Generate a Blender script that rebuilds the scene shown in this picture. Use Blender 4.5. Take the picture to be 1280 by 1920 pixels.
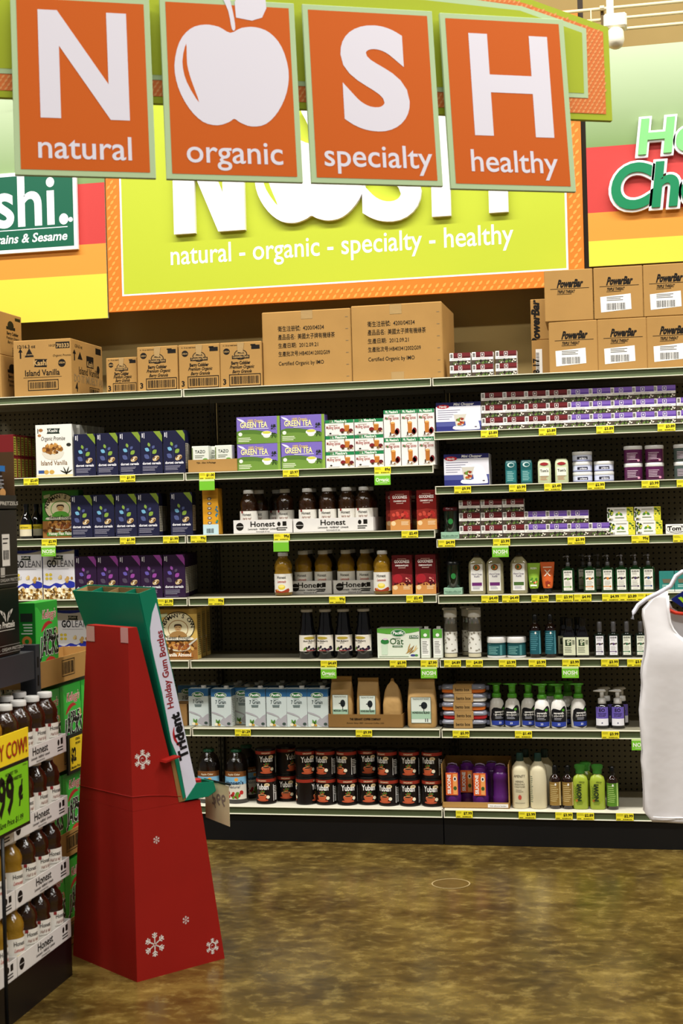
import bpy, bmesh, math, random
from mathutils import Vector, Matrix
random.seed(7)
for o in list(bpy.data.objects): bpy.data.objects.remove(o)
SC = bpy.context.scene
COL = SC.collection
# ---------------------------------------------------------------- camera
# X runs along the back shelving, Y away from the viewer (0 = shelf edge), Z up; lens and tilt fitted to the shelf edges
F, HC, DIST = 2700.0, 1.4844, 6.33
YAW, ROLL = math.radians(11.785), math.radians(1.502)
FW = Vector((-math.sin(YAW), math.cos(YAW), 0))
_r = Vector((math.cos(YAW), math.sin(YAW), 0)); _d = FW.cross(_r)
RT = _r*math.cos(ROLL) + _d*math.sin(ROLL)
DN = -_r*math.sin(ROLL) + _d*math.cos(ROLL)
CP = Vector((0, -DIST, HC))
cam = bpy.data.cameras.new('camera'); camo = bpy.data.objects.new('camera', cam); COL.objects.link(camo)
cam.sensor_fit = 'VERTICAL'; cam.sensor_height = 36; cam.lens = F/1920*36; cam.clip_end = 100; cam.dof.use_dof = True; cam.dof.focus_distance = 6.4; cam.dof.aperture_fstop = 5.6
m3 = Matrix((RT, -DN, -FW)).transposed()
camo.matrix_world = Matrix.Translation(CP) @ m3.to_4x4()
SC.camera = camo
# ---------------------------------------------------------------- world, lamps, exposure
def lin(h):
    h = h.lstrip('#'); c = [int(h[i:i+2], 16)/255 for i in (0, 2, 4)]
    return tuple(x/12.92 if x <= .04045 else ((x+.055)/1.055)**2.4 for x in c) + (1,)
wd = bpy.data.worlds.new('store_world'); SC.world = wd; wd.use_nodes = True
wd.node_tree.nodes['Background'].inputs[0].default_value = (1, .95, .86, 1)
wd.node_tree.nodes['Background'].inputs[1].default_value = .13
SC.view_settings.view_transform = 'Standard'; SC.view_settings.look = 'None'
SC.view_settings.exposure = 0.08; SC.view_settings.gamma = 1; SC.view_settings.use_curve_mapping = False
def strip_light(y, z, power, lx=12.0, wy=.35, x=-.6):
    l = bpy.data.lights.new('ceiling_strip', 'AREA'); l.shape = 'RECTANGLE'; l.size = lx; l.size_y = wy
    l.energy = power; l.color = (1, .975, .925)
    o = bpy.data.objects.new('ceiling_strip', l); COL.objects.link(o); o.location = (x, y, z)
    return o
strip_light(-2.0, 5.85, 780)
strip_light(-5.6, 5.85, 520)

# ---------------------------------------------------------------- pixel -> place helpers
def ray(px, py): return FW + RT*((px-640)/F) + DN*((py-960)/F)
def on_y(px, py, Y):            # point where the sight line meets the plane at depth Y
    v = ray(px, py); return CP + v*((Y+DIST)/v.y)
def on_x(px, py, X): v = ray(px, py); return CP + v*(X/v.x)
def on_z(px, py, Z): v = ray(px, py); return CP + v*((Z-HC)/v.z)
def xat(px, z, Y):              # X of the point at height z and depth Y seen in column px
    a, yy, zz = px-640, Y+DIST, z-HC
    return (a*yy*FW.y - F*(yy*RT.y + zz*RT.z))/(F*RT.x - a*FW.x)
def zat(px, py, Y): return on_y(px, py, Y).z

# ---------------------------------------------------------------- materials (all procedural)
MATS = {}
def M(key, hx=None, rough=.55, metal=0., spec=.4, noise=.0, scale=30., bump=0., bscale=200., coat=0., trans=0., ior=1.45, emit=0., stretch=None):
    if key in MATS: return MATS[key]
    m = bpy.data.materials.new(key); m.use_nodes = True; nt = m.node_tree; b = nt.nodes['Principled BSDF']
    c = lin(hx); b.inputs['Base Color'].default_value = c
    b.inputs['Roughness'].default_value = rough; b.inputs['Metallic'].default_value = metal
    b.inputs['Specular IOR Level'].default_value = spec; b.inputs['Coat Weight'].default_value = coat
    b.inputs['Coat Roughness'].default_value = .08
    b.inputs['Transmission Weight'].default_value = trans; b.inputs['IOR'].default_value = ior
    if emit: b.inputs['Emission Color'].default_value = c; b.inputs['Emission Strength'].default_value = emit
    if noise or bump:
        tc = nt.nodes.new('ShaderNodeTexCoord'); src = tc.outputs['Object']
        if stretch:
            mp = nt.nodes.new('ShaderNodeMapping'); mp.inputs['Scale'].default_value = stretch
            nt.links.new(src, mp.inputs[0]); src = mp.outputs[0]
        if noise:
            n = nt.nodes.new('ShaderNodeTexNoise'); n.inputs['Scale'].default_value = scale; n.inputs['Detail'].default_value = 4
            nt.links.new(src, n.inputs['Vector'])
            r = nt.nodes.new('ShaderNodeValToRGB')
            r.color_ramp.elements[0].position = .3; r.color_ramp.elements[1].position = .7
            r.color_ramp.elements[0].color = tuple(max(0, x*(1-noise)) for x in c[:3])+(1,)
            r.color_ramp.elements[1].color = tuple(min(1, x*(1+noise)) for x in c[:3])+(1,)
            nt.links.new(n.outputs['Fac'], r.inputs[0]); nt.links.new(r.outputs[0], b.inputs['Base Color'])
        if bump:
            n2 = nt.nodes.new('ShaderNodeTexNoise'); n2.inputs['Scale'].default_value = bscale
            nt.links.new(src, n2.inputs['Vector'])
            bp = nt.nodes.new('ShaderNodeBump'); bp.inputs['Strength'].default_value = bump; bp.inputs['Distance'].default_value = .004
            nt.links.new(n2.outputs['Fac'], bp.inputs['Height']); nt.links.new(bp.outputs[0], b.inputs['Normal'])
    MATS[key] = m; return m
def P(hx): return M('print_'+hx, hx, rough=.5, spec=.3)          # flat printing ink
def V(hx): return M('gloss_'+hx, hx, rough=.25, spec=.5)         # glossy plastic or lacquered print
CARD = M('cardboard', '#a67f48', rough=.8, spec=.15, noise=.06, scale=5, bump=.06, bscale=40)
CARD2 = M('cardboard_dark', '#8d6a3e', rough=.85, spec=.15, noise=.10, scale=9, bump=.12, bscale=60)
INK = M('black_ink', '#17120d', rough=.6, spec=.2)
WHITE = M('white_paper', '#e9e7e2', rough=.55, spec=.3, noise=.02, scale=20)
TAPE = M('clear_tape', '#a88a5c', rough=.12, spec=.6, bump=.2, bscale=40)

# ---------------------------------------------------------------- mesh kit
def new_mesh(name, vs, fs, mats, mi=None, smooth=False):
    me = bpy.data.meshes.new(name); me.from_pydata([tuple(v) for v in vs], [], fs)
    for m in (mats if isinstance(mats, (list, tuple)) else [mats]): me.materials.append(m)
    if mi: me.polygons.foreach_set('material_index', mi)
    if smooth: me.polygons.foreach_set('use_smooth', [True]*len(me.polygons))
    me.update(); return me
def box(w, d, h, mat, bev=.0012, x=0, y=0, z=0, name='box'):      # base centre at x,y,z
    bm = bmesh.new(); bmesh.ops.create_cube(bm, size=1)
    for v in bm.verts: v.co = Vector((v.co.x*w+x, v.co.y*d+y, (v.co.z+.5)*h+z))
    if bev: bmesh.ops.bevel(bm, geom=list(bm.edges), offset=min(bev, w*.3, d*.3, h*.3), segments=1, affect='EDGES')
    me = bpy.data.meshes.new(name); bm.to_mesh(me); bm.free(); me.materials.append(mat); return me
def join(meshes, name='joined'):
    vs, fs, mi, mats = [], [], [], []
    for me in meshes:
        o = len(vs); vs += [v.co.copy() for v in me.vertices]
        for p in me.polygons:
            m = me.materials[p.material_index]
            if m not in mats: mats.append(m)
            fs.append([o+i for i in p.vertices]); mi.append(mats.index(m))
    sm = [p.use_smooth for me in meshes for p in me.polygons]
    r = new_mesh(name, vs, fs, mats, mi); r.polygons.foreach_set('use_smooth', sm); return r
def shift(me, dx=0, dy=0, dz=0, mat=None):
    me.transform(Matrix.Translation((dx, dy, dz)) if mat is None else mat); return me
def loft(rings, mat, name='loft', n=20, ex=2.0, smooth=True, cap=True):
    """rings of (half_x, half_y, z[, cx, cy]); ex = superellipse exponent"""
    vs, fs = [], []
    for rg in rings:
        hx, hy, z = rg[:3]; cx, cy = (rg[3], rg[4]) if len(rg) > 3 else (0, 0)
        for k in range(n):
            t = 2*math.pi*(k+.5)/n; c, s = math.cos(t), math.sin(t)
            vs.append((cx+hx*math.copysign(abs(c)**(2/ex), c), cy+hy*math.copysign(abs(s)**(2/ex), s), z))
    for i in range(len(rings)-1):
        for k in range(n):
            a, b = i*n+k, i*n+(k+1) % n; fs.append((a, b, b+n, a+n))
    if cap: fs.append(tuple(range(n-1, -1, -1))); fs.append(tuple((len(rings)-1)*n+k for k in range(n)))
    me = new_mesh(name, vs, fs, mat)
    if smooth: me.polygons.foreach_set('use_smooth', [len(p.vertices) == 4 for p in me.polygons]); me.set_sharp_from_angle(angle=math.radians(50))
    return me
def lathe(prof, mat, n=20, name='lathe'): return loft([(r, r, z) for r, z in prof], mat, name, n)
def tube(pts, r, mat, n=8, name='tube'):
    pts = [Vector(p) for p in pts]; vs, fs = [], []
    up = Vector((0, 0, 1))
    for i, p in enumerate(pts):
        t = (pts[min(i+1, len(pts)-1)]-pts[max(i-1, 0)]).normalized()
        a = t.cross(up if abs(t.z) < .95 else Vector((1, 0, 0))).normalized(); b = t.cross(a)
        rr = r[i] if isinstance(r, (list, tuple)) else r
        for k in range(n):
            q = 2*math.pi*k/n; vs.append(p+(a*math.cos(q)+b*math.sin(q))*rr)
    for i in range(len(pts)-1):
        for k in range(n):
            a, b = i*n+k, i*n+(k+1) % n; fs.append((a, b, b+n, a+n))
    fs.append(tuple(range(n-1, -1, -1))); fs.append(tuple((len(pts)-1)*n+k for k in range(n)))
    return new_mesh(name, vs, fs, mat, smooth=True)
def prism(pts, y0, y1, mat, name='prism'):                        # outline in (x,z) given thickness along y
    n = len(pts); vs = [(x, y0, z) for x, z in pts]+[(x, y1, z) for x, z in pts]
    fs = [tuple(range(n)), tuple(range(2*n-1, n-1, -1))]+[(i, i+n, (i+1) % n+n, (i+1) % n) for i in range(n)]
    me = new_mesh(name, vs, fs, mat)
    bm = bmesh.new(); bm.from_mesh(me); bmesh.ops.recalc_face_normals(bm, faces=bm.faces); bm.to_mesh(me); bm.free(); return me
def smooth_poly(pts, k=4, closed=True):
    out = []; n = len(pts)
    for i in range(n if closed else n-1):
        p = [pts[(i+j) % n] if closed else pts[max(0, min(n-1, i+j))] for j in (-1, 0, 1, 2)]
        for s in range(k):
            t = s/k
            out.append(tuple(.5*((2*p[1][a])+(-p[0][a]+p[2][a])*t+(2*p[0][a]-5*p[1][a]+4*p[2][a]-p[3][a])*t*t+(-p[0][a]+3*p[1][a]-3*p[2][a]+p[3][a])*t**3) for a in (0, 1)))
    if not closed: out.append(pts[-1])
    return out

# ---------------------------------------------------------------- printed artwork
_TX = {}
def text_geo(s, bold=0., res=2):
    k = (s, bold, res)
    if k not in _TX:
        c = bpy.data.curves.new('t', 'FONT'); c.body = s; c.offset = bold; c.resolution_u = res; c.align_x = 'LEFT'; c.fill_mode = 'FRONT'
        o = bpy.data.objects.new('t', c); COL.objects.link(o)
        dg = bpy.context.evaluated_depsgraph_get(); me = o.evaluated_get(dg).to_mesh()
        vs = [(v.co.x, v.co.y) for v in me.vertices]; fs = [tuple(p.vertices) for p in me.polygons]
        o.evaluated_get(dg).to_mesh_clear(); bpy.data.objects.remove(o); bpy.data.curves.remove(c)
        _TX[k] = (vs, fs)
    return _TX[k]
class Art:
    """flat print: u to the right, v up, L = layer"""
    def __init__(s, wrap=False): s.v, s.f, s.mi, s.m, s.wrap = [], [], [], [], wrap
    def _mat(s, m):
        if isinstance(m, str): m = P(m)
        if m not in s.m: s.m.append(m)
        return s.m.index(m)
    def poly(s, pts, m, L=1):
        o = len(s.v); s.v += [(x, y, L) for x, y in pts]; s.f.append(tuple(range(o, o+len(pts)))); s.mi.append(s._mat(m)); return s
    def rect(s, x, y, w, h, m, L=1):      # x,y = lower left
        n = max(1, int(w/.006)) if s.wrap else 1
        for i in range(n): a, b = x+w*i/n, x+w*(i+1)/n; s.poly([(a, y), (b, y), (b, y+h), (a, y+h)], m, L)
        return s
    def ell(s, x, y, rx, ry, m, L=1, n=12, rot=0):
        c, q = math.cos(rot), math.sin(rot)
        return s.poly([(x+rx*math.cos(t)*c-ry*math.sin(t)*q, y+rx*math.cos(t)*q+ry*math.sin(t)*c) for t in [2*math.pi*i/n for i in range(n)]], m, L)
    def leaf(s, x, y, l, w, rot, m, L=1):
        c, q = math.cos(rot), math.sin(rot); pts = []
        for a, b in ((-1, 0), (-.5, .75), (0, 1), (.5, .75), (1, 0), (.5, -.75), (0, -1), (-.5, -.75)):
            pts.append((x+a*l*c-b*w*q, y+a*l*q+b*w*c))
        return s.poly(pts, m, L)
    def text(s, t, x, y, size, m, L=2, align='C', bold=0., sx=1., shear=0., rot=0., fit=None, res=2):
        vs, fs = text_geo(t, bold, res)
        if not vs: return s
        x0, x1 = min(v[0] for v in vs), max(v[0] for v in vs)
        if fit: sx = fit/((x1-x0)*size)
        off = {'C': (x0+x1)/2, 'L': x0, 'R': x1}[align]; o = len(s.v); k = s._mat(m); c, q = math.cos(rot), math.sin(rot)
        for vx, vy in vs:
            a, b = ((vx-off)*sx+vy*shear)*size, vy*size
            s.v.append((x+a*c-b*q, y+a*q+b*c, L))
        for f in fs: s.f.append(tuple(o+i for i in f)); s.mi.append(k)
        return s
    def lines(s, x, y, w, n, gap, th, m, L=2):   # small print too fine to read
        for i in range(n): s.rect(x, y-i*gap, w*random.uniform(.7, 1), th, m, L)
        return s
    def barcode(s, x, y, w, h, m=INK, L=2, frame=False):
        p = x; rnd = random.Random(int(w*1e5))
        while p < x+w*.97:
            b = rnd.choice((.012, .02, .03))*w; s.rect(p, y, min(b, x+w-p), h, m, L); p += b+rnd.choice((.012, .02, .03))*w
        if frame:
            t = w*.025
            for r in ((x-3*t, y-3*t, w+6*t, t), (x-3*t, y+h+2*t, w+6*t, t), (x-3*t, y-3*t, t, h+6*t), (x+w+2*t, y-3*t, t, h+6*t)): s.rect(*r, m, L)
        return s
    def blobs(s, x, y, rx, ry, n, r, cols, L=2):
        rnd = random.Random(n)
        for i in range(n):
            t, q = rnd.uniform(0, 6.28), math.sqrt(rnd.random())
            s.ell(x+rx*q*math.cos(t), y+ry*q*math.sin(t), r*rnd.uniform(.7, 1.2), r*rnd.uniform(.5, 1), rnd.choice(cols), L+i*.05, 7, rnd.uniform(0, 3))
        return s
    def mesh(s, f, name='print'):
        vs = [f(x, y, L) for x, y, L in s.v]; return new_mesh(name, vs, s.f, s.m, s.mi)
    def clip(s, w, h, x0=None): s.v = [(max(-w/2, min(w/2, x)), max(0, min(h, y)), L) for x, y, L in s.v]; return s
    def front(s, d, name='print', e=.0003): return s.mesh(lambda u, v, L: (u, -d/2-e-L*.00025, v), name)
    def right(s, w, name='print', e=.0003): return s.mesh(lambda u, v, L: (w/2+e+L*.00025, u, v), name)
    def round(s, r, name='print', e=.0003, turn=0):
        me = new_mesh(name, s.v, s.f, s.m, s.mi); bm = bmesh.new(); bm.from_mesh(me)     # cut into strips so that it bends round the bottle
        xs = [v[0] for v in s.v]; x = (math.floor(min(xs)/.007)+1)*.007
        while x < max(xs):
            bmesh.ops.bisect_plane(bm, geom=list(bm.verts)+list(bm.edges)+list(bm.faces), plane_co=(x, 0, 0), plane_no=(1, 0, 0)); x += .007
        bm.to_mesh(me); bm.free()
        for v in me.vertices:
            u, w, L = v.co; q = r+e+L*.0004; v.co = (q*math.sin(u/r+turn), -q*math.cos(u/r+turn), w)
        me.update(); return me

# ---------------------------------------------------------------- objects
def link(name, data, parent=None, loc=None, rz=0):
    o = bpy.data.objects.new(name, data); COL.objects.link(o)
    if parent: o.parent = parent
    if loc is not None: o.location = loc
    if rz: o.rotation_euler = (0, 0, rz)
    return o
def tag(o, label, cat, group=None, kind=None):
    o['label'] = label; o['category'] = cat
    if group: o['group'] = group
    if kind: o['kind'] = kind
    return o
def structure(name, me, loc=(0, 0, 0)): o = link(name, me, None, loc); o['kind'] = 'structure'; return o
class Kind:
    """one kind of thing: parts share their mesh data between all copies"""
    def __init__(s, name, cat, w=0, d=0, h=0): s.name, s.cat, s.w, s.d, s.h, s.parts = name, cat, w, d, h, []
    def add(s, pname, me, of=None, label=None): me.name = pname; s.parts.append((pname, me, of, label)); return s
    def put(s, loc, label, group=None, rz=0):
        root = link(s.name, None, None, loc, rz); tag(root, label, s.cat, group)
        if len(s.parts) == 1: bpy.data.objects.remove(root); root = tag(link(s.name, s.parts[0][1], None, loc, rz), label, s.cat, group); return root
        made = []
        for pn, me, of, lb in s.parts:
            o = link(pn, me, root if of is None else made[of])
            if lb: o['label'] = lb
            made.append(o)
        root.empty_display_size = .02; return root
    def row(s, spans, z, label, group=None, y=.03, rz=0, lev=0, src=''):
        """spans of photo columns (x0,x1[,depth[,turn]]) on the shelf at height z; front faces at depth y; # = ordinal"""
        for i, sp in enumerate(spans):
            a, b = sp[0], sp[1]; yy = sp[2] if len(sp) > 2 and sp[2] is not None else y; tr = sp[3] if len(sp) > 3 else random.uniform(-.004, .004)
            X = (xat(a, z, yy)+xat(b, z, yy))/2
            s.put((X, yy+s.d/2, z+lev*s.h), label.replace('#', ORD[i]).replace('@', ('bottom', 'second', 'third')[lev]), group, rz+tr)
ORD = ('first', 'second', 'third', 'fourth', 'fifth', 'sixth', 'seventh', 'eighth', 'ninth', 'tenth')
# ================================================================ the room
def floor_material():
    m = bpy.data.materials.new('stained_concrete'); m.use_nodes = True; nt = m.node_tree; b = nt.nodes['Principled BSDF']
    tc = nt.nodes.new('ShaderNodeTexCoord')
    def noise(scale, det, stretch, dist=0.):
        mp = nt.nodes.new('ShaderNodeMapping'); mp.inputs['Scale'].default_value = stretch
        nt.links.new(tc.outputs['Object'], mp.inputs[0]); n = nt.nodes.new('ShaderNodeTexNoise')
        n.inputs['Scale'].default_value = scale; n.inputs['Detail'].default_value = det; n.inputs['Roughness'].default_value = .65
        n.inputs['Distortion'].default_value = dist; nt.links.new(mp.outputs[0], n.inputs['Vector']); return n.outputs['Fac']
    def ramp(src, stops):
        r = nt.nodes.new('ShaderNodeValToRGB'); e = r.color_ramp.elements
        while len(e) < len(stops): e.new(.5)
        for q, (p, c) in zip(e, stops): q.position = p; q.color = lin(c)
        nt.links.new(src, r.inputs[0]); return r.outputs[0]
    def mix(f, a, c, mode='MIX'):
        x = nt.nodes.new('ShaderNodeMix'); x.data_type = 'RGBA'; x.blend_type = mode
        if isinstance(f, float): x.inputs[0].default_value = f
        else: nt.links.new(f, x.inputs[0])
        nt.links.new(a, x.inputs[6]); nt.links.new(c, x.inputs[7]); return x.outputs[2]
    big = ramp(noise(.9, 5, (1, 1, 1), .4), ((.36, '#2a1d0a'), (.5, '#4f3c17'), (.64, '#6b5726')))
    mid = ramp(noise(3.0, 7, (1, 1.1, 1), .5), ((.38, '#271b09'), (.5, '#56431b'), (.64, '#957e3e')))
    fine = ramp(noise(14, 8, (1, 1.2, 1), .2), ((.36, '#30230d'), (.52, '#5c4920'), (.68, '#a18b4e')))
    c = mix(.58, big, mid); c = mix(.40, c, fine)
    nt.links.new(c, b.inputs['Base Color'])
    rr = nt.nodes.new('ShaderNodeMapRange'); rr.inputs[3].default_value = .12; rr.inputs[4].default_value = .34
    nt.links.new(noise(5, 5, (1, 1, 1)), rr.inputs[0]); nt.links.new(rr.outputs[0], b.inputs['Roughness'])
    b.inputs['Specular IOR Level'].default_value = .5
    bp = nt.nodes.new('ShaderNodeBump'); bp.inputs['Strength'].default_value = .04; bp.inputs['Distance'].default_value = .004
    nt.links.new(noise(9, 3, (1, 1, 1)), bp.inputs['Height']); nt.links.new(bp.outputs[0], b.inputs['Normal'])
    return m
def slab(x0, x1, y0, y1, z0, z1, mat): return box(x1-x0, y1-y0, z1-z0, mat, 0, (x0+x1)/2, (y0+y1)/2, z0)
TAN = M('tan_wall_paint', '#9c8554', rough=.85, spec=.15, noise=.04, scale=2.5)
flo = structure('floor', slab(-8, 6, -13, .62, -.05, 0, floor_material()))
structure('wall_back', slab(-8, 6, .62, .72, 0, 6, TAN))
structure('ceiling', slab(-8, 6, -13, .72, 6, 6.1, M('ceiling_paint', '#9d8558', rough=.9, spec=.1, noise=.03, scale=3)))
# thin ring of a floor drain cover set into the concrete
c = on_z(845, 1657, 0); ring = []
for r0, r1, mt in ((0, .072, M('drain_lid', '#5e4a22', rough=.35, noise=.15)), (.072, .077, M('drain_rim', '#a8946a', rough=.4))):
    vs, fs, n = [], [], 28
    for k in range(n):
        t = 2*math.pi*k/n; vs += [(r0*math.cos(t), r0*math.sin(t), .001), (r1*math.cos(t), r1*math.sin(t), .001)]
    fs = [(2*k, 2*k+1, (2*k+3) % (2*n), (2*k+2) % (2*n)) for k in range(n)] if r0 else [tuple(2*k+1 for k in range(n))]
    ring.append(new_mesh('drain', vs, fs, mt))
link('drain_cover', join(ring), flo, (c.x, c.y, .0))

# ================================================================ shelving along the back wall
def pegboard_material():
    m = bpy.data.materials.new('pegboard'); m.use_nodes = True; nt = m.node_tree; b = nt.nodes['Principled BSDF']
    tc = nt.nodes.new('ShaderNodeTexCoord'); sp = nt.nodes.new('ShaderNodeSeparateXYZ'); nt.links.new(tc.outputs['Object'], sp.inputs[0])
    def math_(op, a, v=None, b2=None):
        n = nt.nodes.new('ShaderNodeMath'); n.operation = op; nt.links.new(a, n.inputs[0])
        if b2 is not None: nt.links.new(b2, n.inputs[1])
        elif v is not None: n.inputs[1].default_value = v
        return n.outputs[0]
    ax = []
    for k in ('X', 'Z'):
        q = math_('FRACT', math_('MULTIPLY', sp.outputs[k], 1/.0254)); q = math_('SUBTRACT', q, .5); ax.append(math_('MULTIPLY', q, None, q))
    r = math_('ADD', ax[0], None, ax[1]); hole = math_('LESS_THAN', r, .03)
    x = nt.nodes.new('ShaderNodeMix'); x.data_type = 'RGBA'; nt.links.new(hole, x.inputs[0])
    x.inputs[6].default_value = lin('#7a725a'); x.inputs[7].default_value = lin('#0c0b08')
    nt.links.new(x.outputs[2], b.inputs['Base Color']); b.inputs['Roughness'].default_value = .7; b.inputs['Specular IOR Level'].default_value = .2
    return m
PEG = pegboard_material()
DECK = M('shelf_enamel_shaded', '#8f8a76', rough=.4, noise=.05, scale=6); DECK0 = M('base_deck_enamel', '#d2cdbb', rough=.4, noise=.03, scale=6)  # upper decks get a darker enamel, the shelf interior's shade put into the colour
RIM = M('shelf_rim', '#d9d5bf', rough=.35)
CHAN = M('price_channel_green', '#5d694a', rough=.4, noise=.06, scale=8)
KICK = M('kick_black', '#0d0d0e', rough=.4)
UPR = M('upright_steel', '#5b5646', rough=.5, metal=.3)
LIPS_L = [.121, .475, .785, 1.072, 1.359, 1.646, 2.029]
LIPS_R = [.121, .474, .785, 1.067, 1.315, 1.550, 1.791, 2.029]
LH = .037
SL = [z+LH+.0008 for z in LIPS_L]; SR = [z+LH+.0008 for z in LIPS_R]           # heights the goods stand on
def shelving(x0, x1, lips, label):
    w = x1-x0; root = tag(link('shelving_unit', None, None, ((x0+x1)/2, 0, 0)), label, 'shelving')
    link('back_panel', box(w-.03, .01, 2.02, PEG, 0, 0, .475, .05), root)
    link('base', box(w-.004, .46, lips[0]-.002, KICK, 0, 0, .232, 0), root)
    link('kick_plate', box(w-.004, .008, lips[0]-.004, KICK, .001, 0, -.003, 0), root)
    for s in (-1, 1):
        up = [box(.012, .03, 2.05, UPR, .001, s*(w/2-.008), .455, 0)]
        for k in range(60): up.append(box(.004, .001, .014, INK, 0, s*(w/2-.008), .4395, .2+k*.03))
        link('upright', join(up), root)
    for i, zb in enumerate(lips):
        zt = zb+LH; W = w-.006
        s = join([box(W, .452, .016, DECK if i else DECK0, 0, 0, .226, zt-.016), box(W, .018, .004, RIM, .001, 0, -.009, zt-.004), box(W, .018, .004, RIM, .001, 0, -.009, zb),
                  box(W, .004, LH-.006, RIM, 0, 0, -.002, zb+.003), box(.004, .016, LH, RIM, 0, -W/2+.002, -.009, zb), box(.004, .016, LH, RIM, 0, W/2-.002, -.009, zb),
                  box(W, .012, .022, DECK, 0, 0, .40, zt-.036)])
        so = link('shelf', s, root)
        link('price_channel', box(W-.01, .004, LH-.009, CHAN, 0, 0, -.0065, zb+.0045), so)
XJ0, XJ1 = -2.046, -.895
shelving(XJ0-1.155, XJ0, LIPS_L, 'green edged shelving section holding the boxed cereals')
shelving(XJ0, XJ1, LIPS_L, 'green edged shelving section holding teas, juices and coffee cans')
shelving(XJ1, .30, LIPS_R, 'green edged shelving section holding soaps, lotions and pump bottles')

# ================================================================ header banners on the wall
YB = .39
def hex_leafs(a, inside, x0, x1, z0, z1, m, sx, sz, l, w, L):
    j = 0; z = z0
    while z < z1:
        x = x0+(sx/2 if j % 2 else 0)
        while x < x1:
            if inside(x, z): a.leaf(x, z, l, w, math.radians(50), m, L)
            x += sx
        z += sz; j += 1
APPLE = [(0, .93), (.2, .985), (.45, 1.0), (.7, .95), (.9, .81), (1, .58), (.95, .36), (.78, .16), (.55, .03), (.3, .0), (.1, .035), (0, .07)]
APPLE = APPLE+[(-x, y) for x, y in APPLE[-2:0:-1]]
def apple_pts(cx, y0, hw, h): return smooth_poly([(cx+x*hw, y0+y*h) for x, y in APPLE], 3)
def apple_art(a, cx, y0, hw, h, m, cut, L):
    a.poly(apple_pts(cx, y0, hw, h), m, L)
    a.poly(smooth_poly([(cx-.78*hw, y0+.80*h), (cx-.86*hw, y0+.62*h), (cx-.80*hw, y0+.42*h), (cx-.60*hw, y0+.22*h), (cx-.72*hw, y0+.44*h), (cx-.78*hw, y0+.60*h)], 3), cut, L+.5)
    a.poly(smooth_poly([(cx+.03*hw, y0+.97*h), (cx-.02*hw, y0+1.15*h), (cx-.15*hw, y0+1.35*h), (cx-.03*hw, y0+1.36*h), (cx+.06*hw, y0+1.15*h), (cx+.09*hw, y0+.98*h)], 3), m, L)
    a.leaf(cx+.38*hw, y0+1.22*h, .36*hw, .16*h, math.radians(42), m, L)
def solid_letter(t, height, depth, mat, bold=.03):
    c = bpy.data.curves.new('t', 'FONT'); c.body = t; c.offset = bold; c.extrude = .5; c.resolution_u = 6
    o = bpy.data.objects.new('t', c); COL.objects.link(o); dg = bpy.context.evaluated_depsgraph_get()
    me = bpy.data.meshes.new_from_object(o.evaluated_get(dg)); bpy.data.objects.remove(o); bpy.data.curves.remove(c)
    xs = [v.co.x for v in me.vertices]; ys = [v.co.y for v in me.vertices]
    k = height/(max(ys)-min(ys)); cx = (min(xs)+max(xs))/2; y0 = min(ys)
    for v in me.vertices: v.co = ((v.co.x-cx)*k, -v.co.z*depth, (v.co.y-y0)*k)
    me.materials.clear(); me.materials.append(mat); return me
LIME, BWHITE, ORANGE, LORANGE = M('banner_lime', '#b0bd2b', rough=.5), M('banner_white', '#f4f2f6', rough=.45), M('banner_orange', '#d0741c', rough=.5), M('banner_leaf', '#e69a44', rough=.5)
bx0, bx1 = on_y(204, 585, YB-.01).x, on_y(1095, 497, YB-.01).x; bz0 = (zat(205, 585, YB-.01)+zat(1020, 540, YB-.01))/2; bz1 = bz0+1.27
ban = tag(link('wall_banner', None, None, ((bx0+bx1)/2, YB, bz0)), 'lime wall banner with white raised letters and orange leaf border', 'banner')
BW, BH = bx1-bx0, bz1-bz0
link('panel', box(BW, .02, BH, ORANGE, .001), ban)
a = Art(); br = .072; a.rect(-BW/2+br, br*1.05, BW-2*br, BH-2*br, BWHITE, 1); a.rect(-BW/2+br+.009, br*1.05+.008, BW-2*br-.018, BH-2*br-.016, LIME, 2)
hex_leafs(a, lambda x, z: not (-BW/2+br-.012 < x < BW/2-br+.012 and br-.012 < z < BH-br), -BW/2+.014, BW/2-.01, .014, BH-.01, LORANGE, .034, .025, .014, .0055, 1)
link('printed_field', a.front(.02), ban)
def bl(px, py): q = on_y(px, py, YB-.03); return q.x-(bx0+bx1)/2, q.z-bz0
xN0, zN = bl(327, 440); xN1, _ = bl(460, 432); zT = bl(300, 240)[1]; lh = .47
def put_letter(nm, me, x, z): link(nm, me, ban, (x, -.025, z))
t = .30*(xN1-xN0); w = xN1-xN0
put_letter('letter', prism([(0, 0), (t, 0), (t, lh*.62), (w-t*1.25, 0), (w, 0), (w, lh), (w-t, lh), (w-t, lh*.38), (t*1.25, lh), (0, lh)], -.012, .014, BWHITE), xN0, zN)
xa0, xa1 = bl(480, 400)[0], bl(690, 400)[0]; zA = bl(585, 416)[1]; hwA = (xa1-xa0)/2
put_letter('apple_emblem', prism(apple_pts(0, 0, hwA, .40), -.012, .014, BWHITE), (xa0+xa1)/2, zA)
a = Art(); apple_art(a, 0, 0, hwA, .40, BWHITE, LIME, 1)
link('apple_print', a.mesh(lambda u, v, L: (u+(xa0+xa1)/2, -.0375-L*.0005, v+zA)), ban)
xs0, xs1 = bl(676, 400)[0], bl(786, 400)[0]
sm = solid_letter('S', lh*1.03, .026, BWHITE, .03)
k = (xs1-xs0)*1.06/sm.vertices[0].co.x if False else 1
put_letter('letter', sm, (xs0+xs1)/2+.01, bl(730, 416)[1])
xh0, zH = bl(810, 407); xh1, _ = bl(953, 400); w = xh1-xh0; t = .25*w
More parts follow.
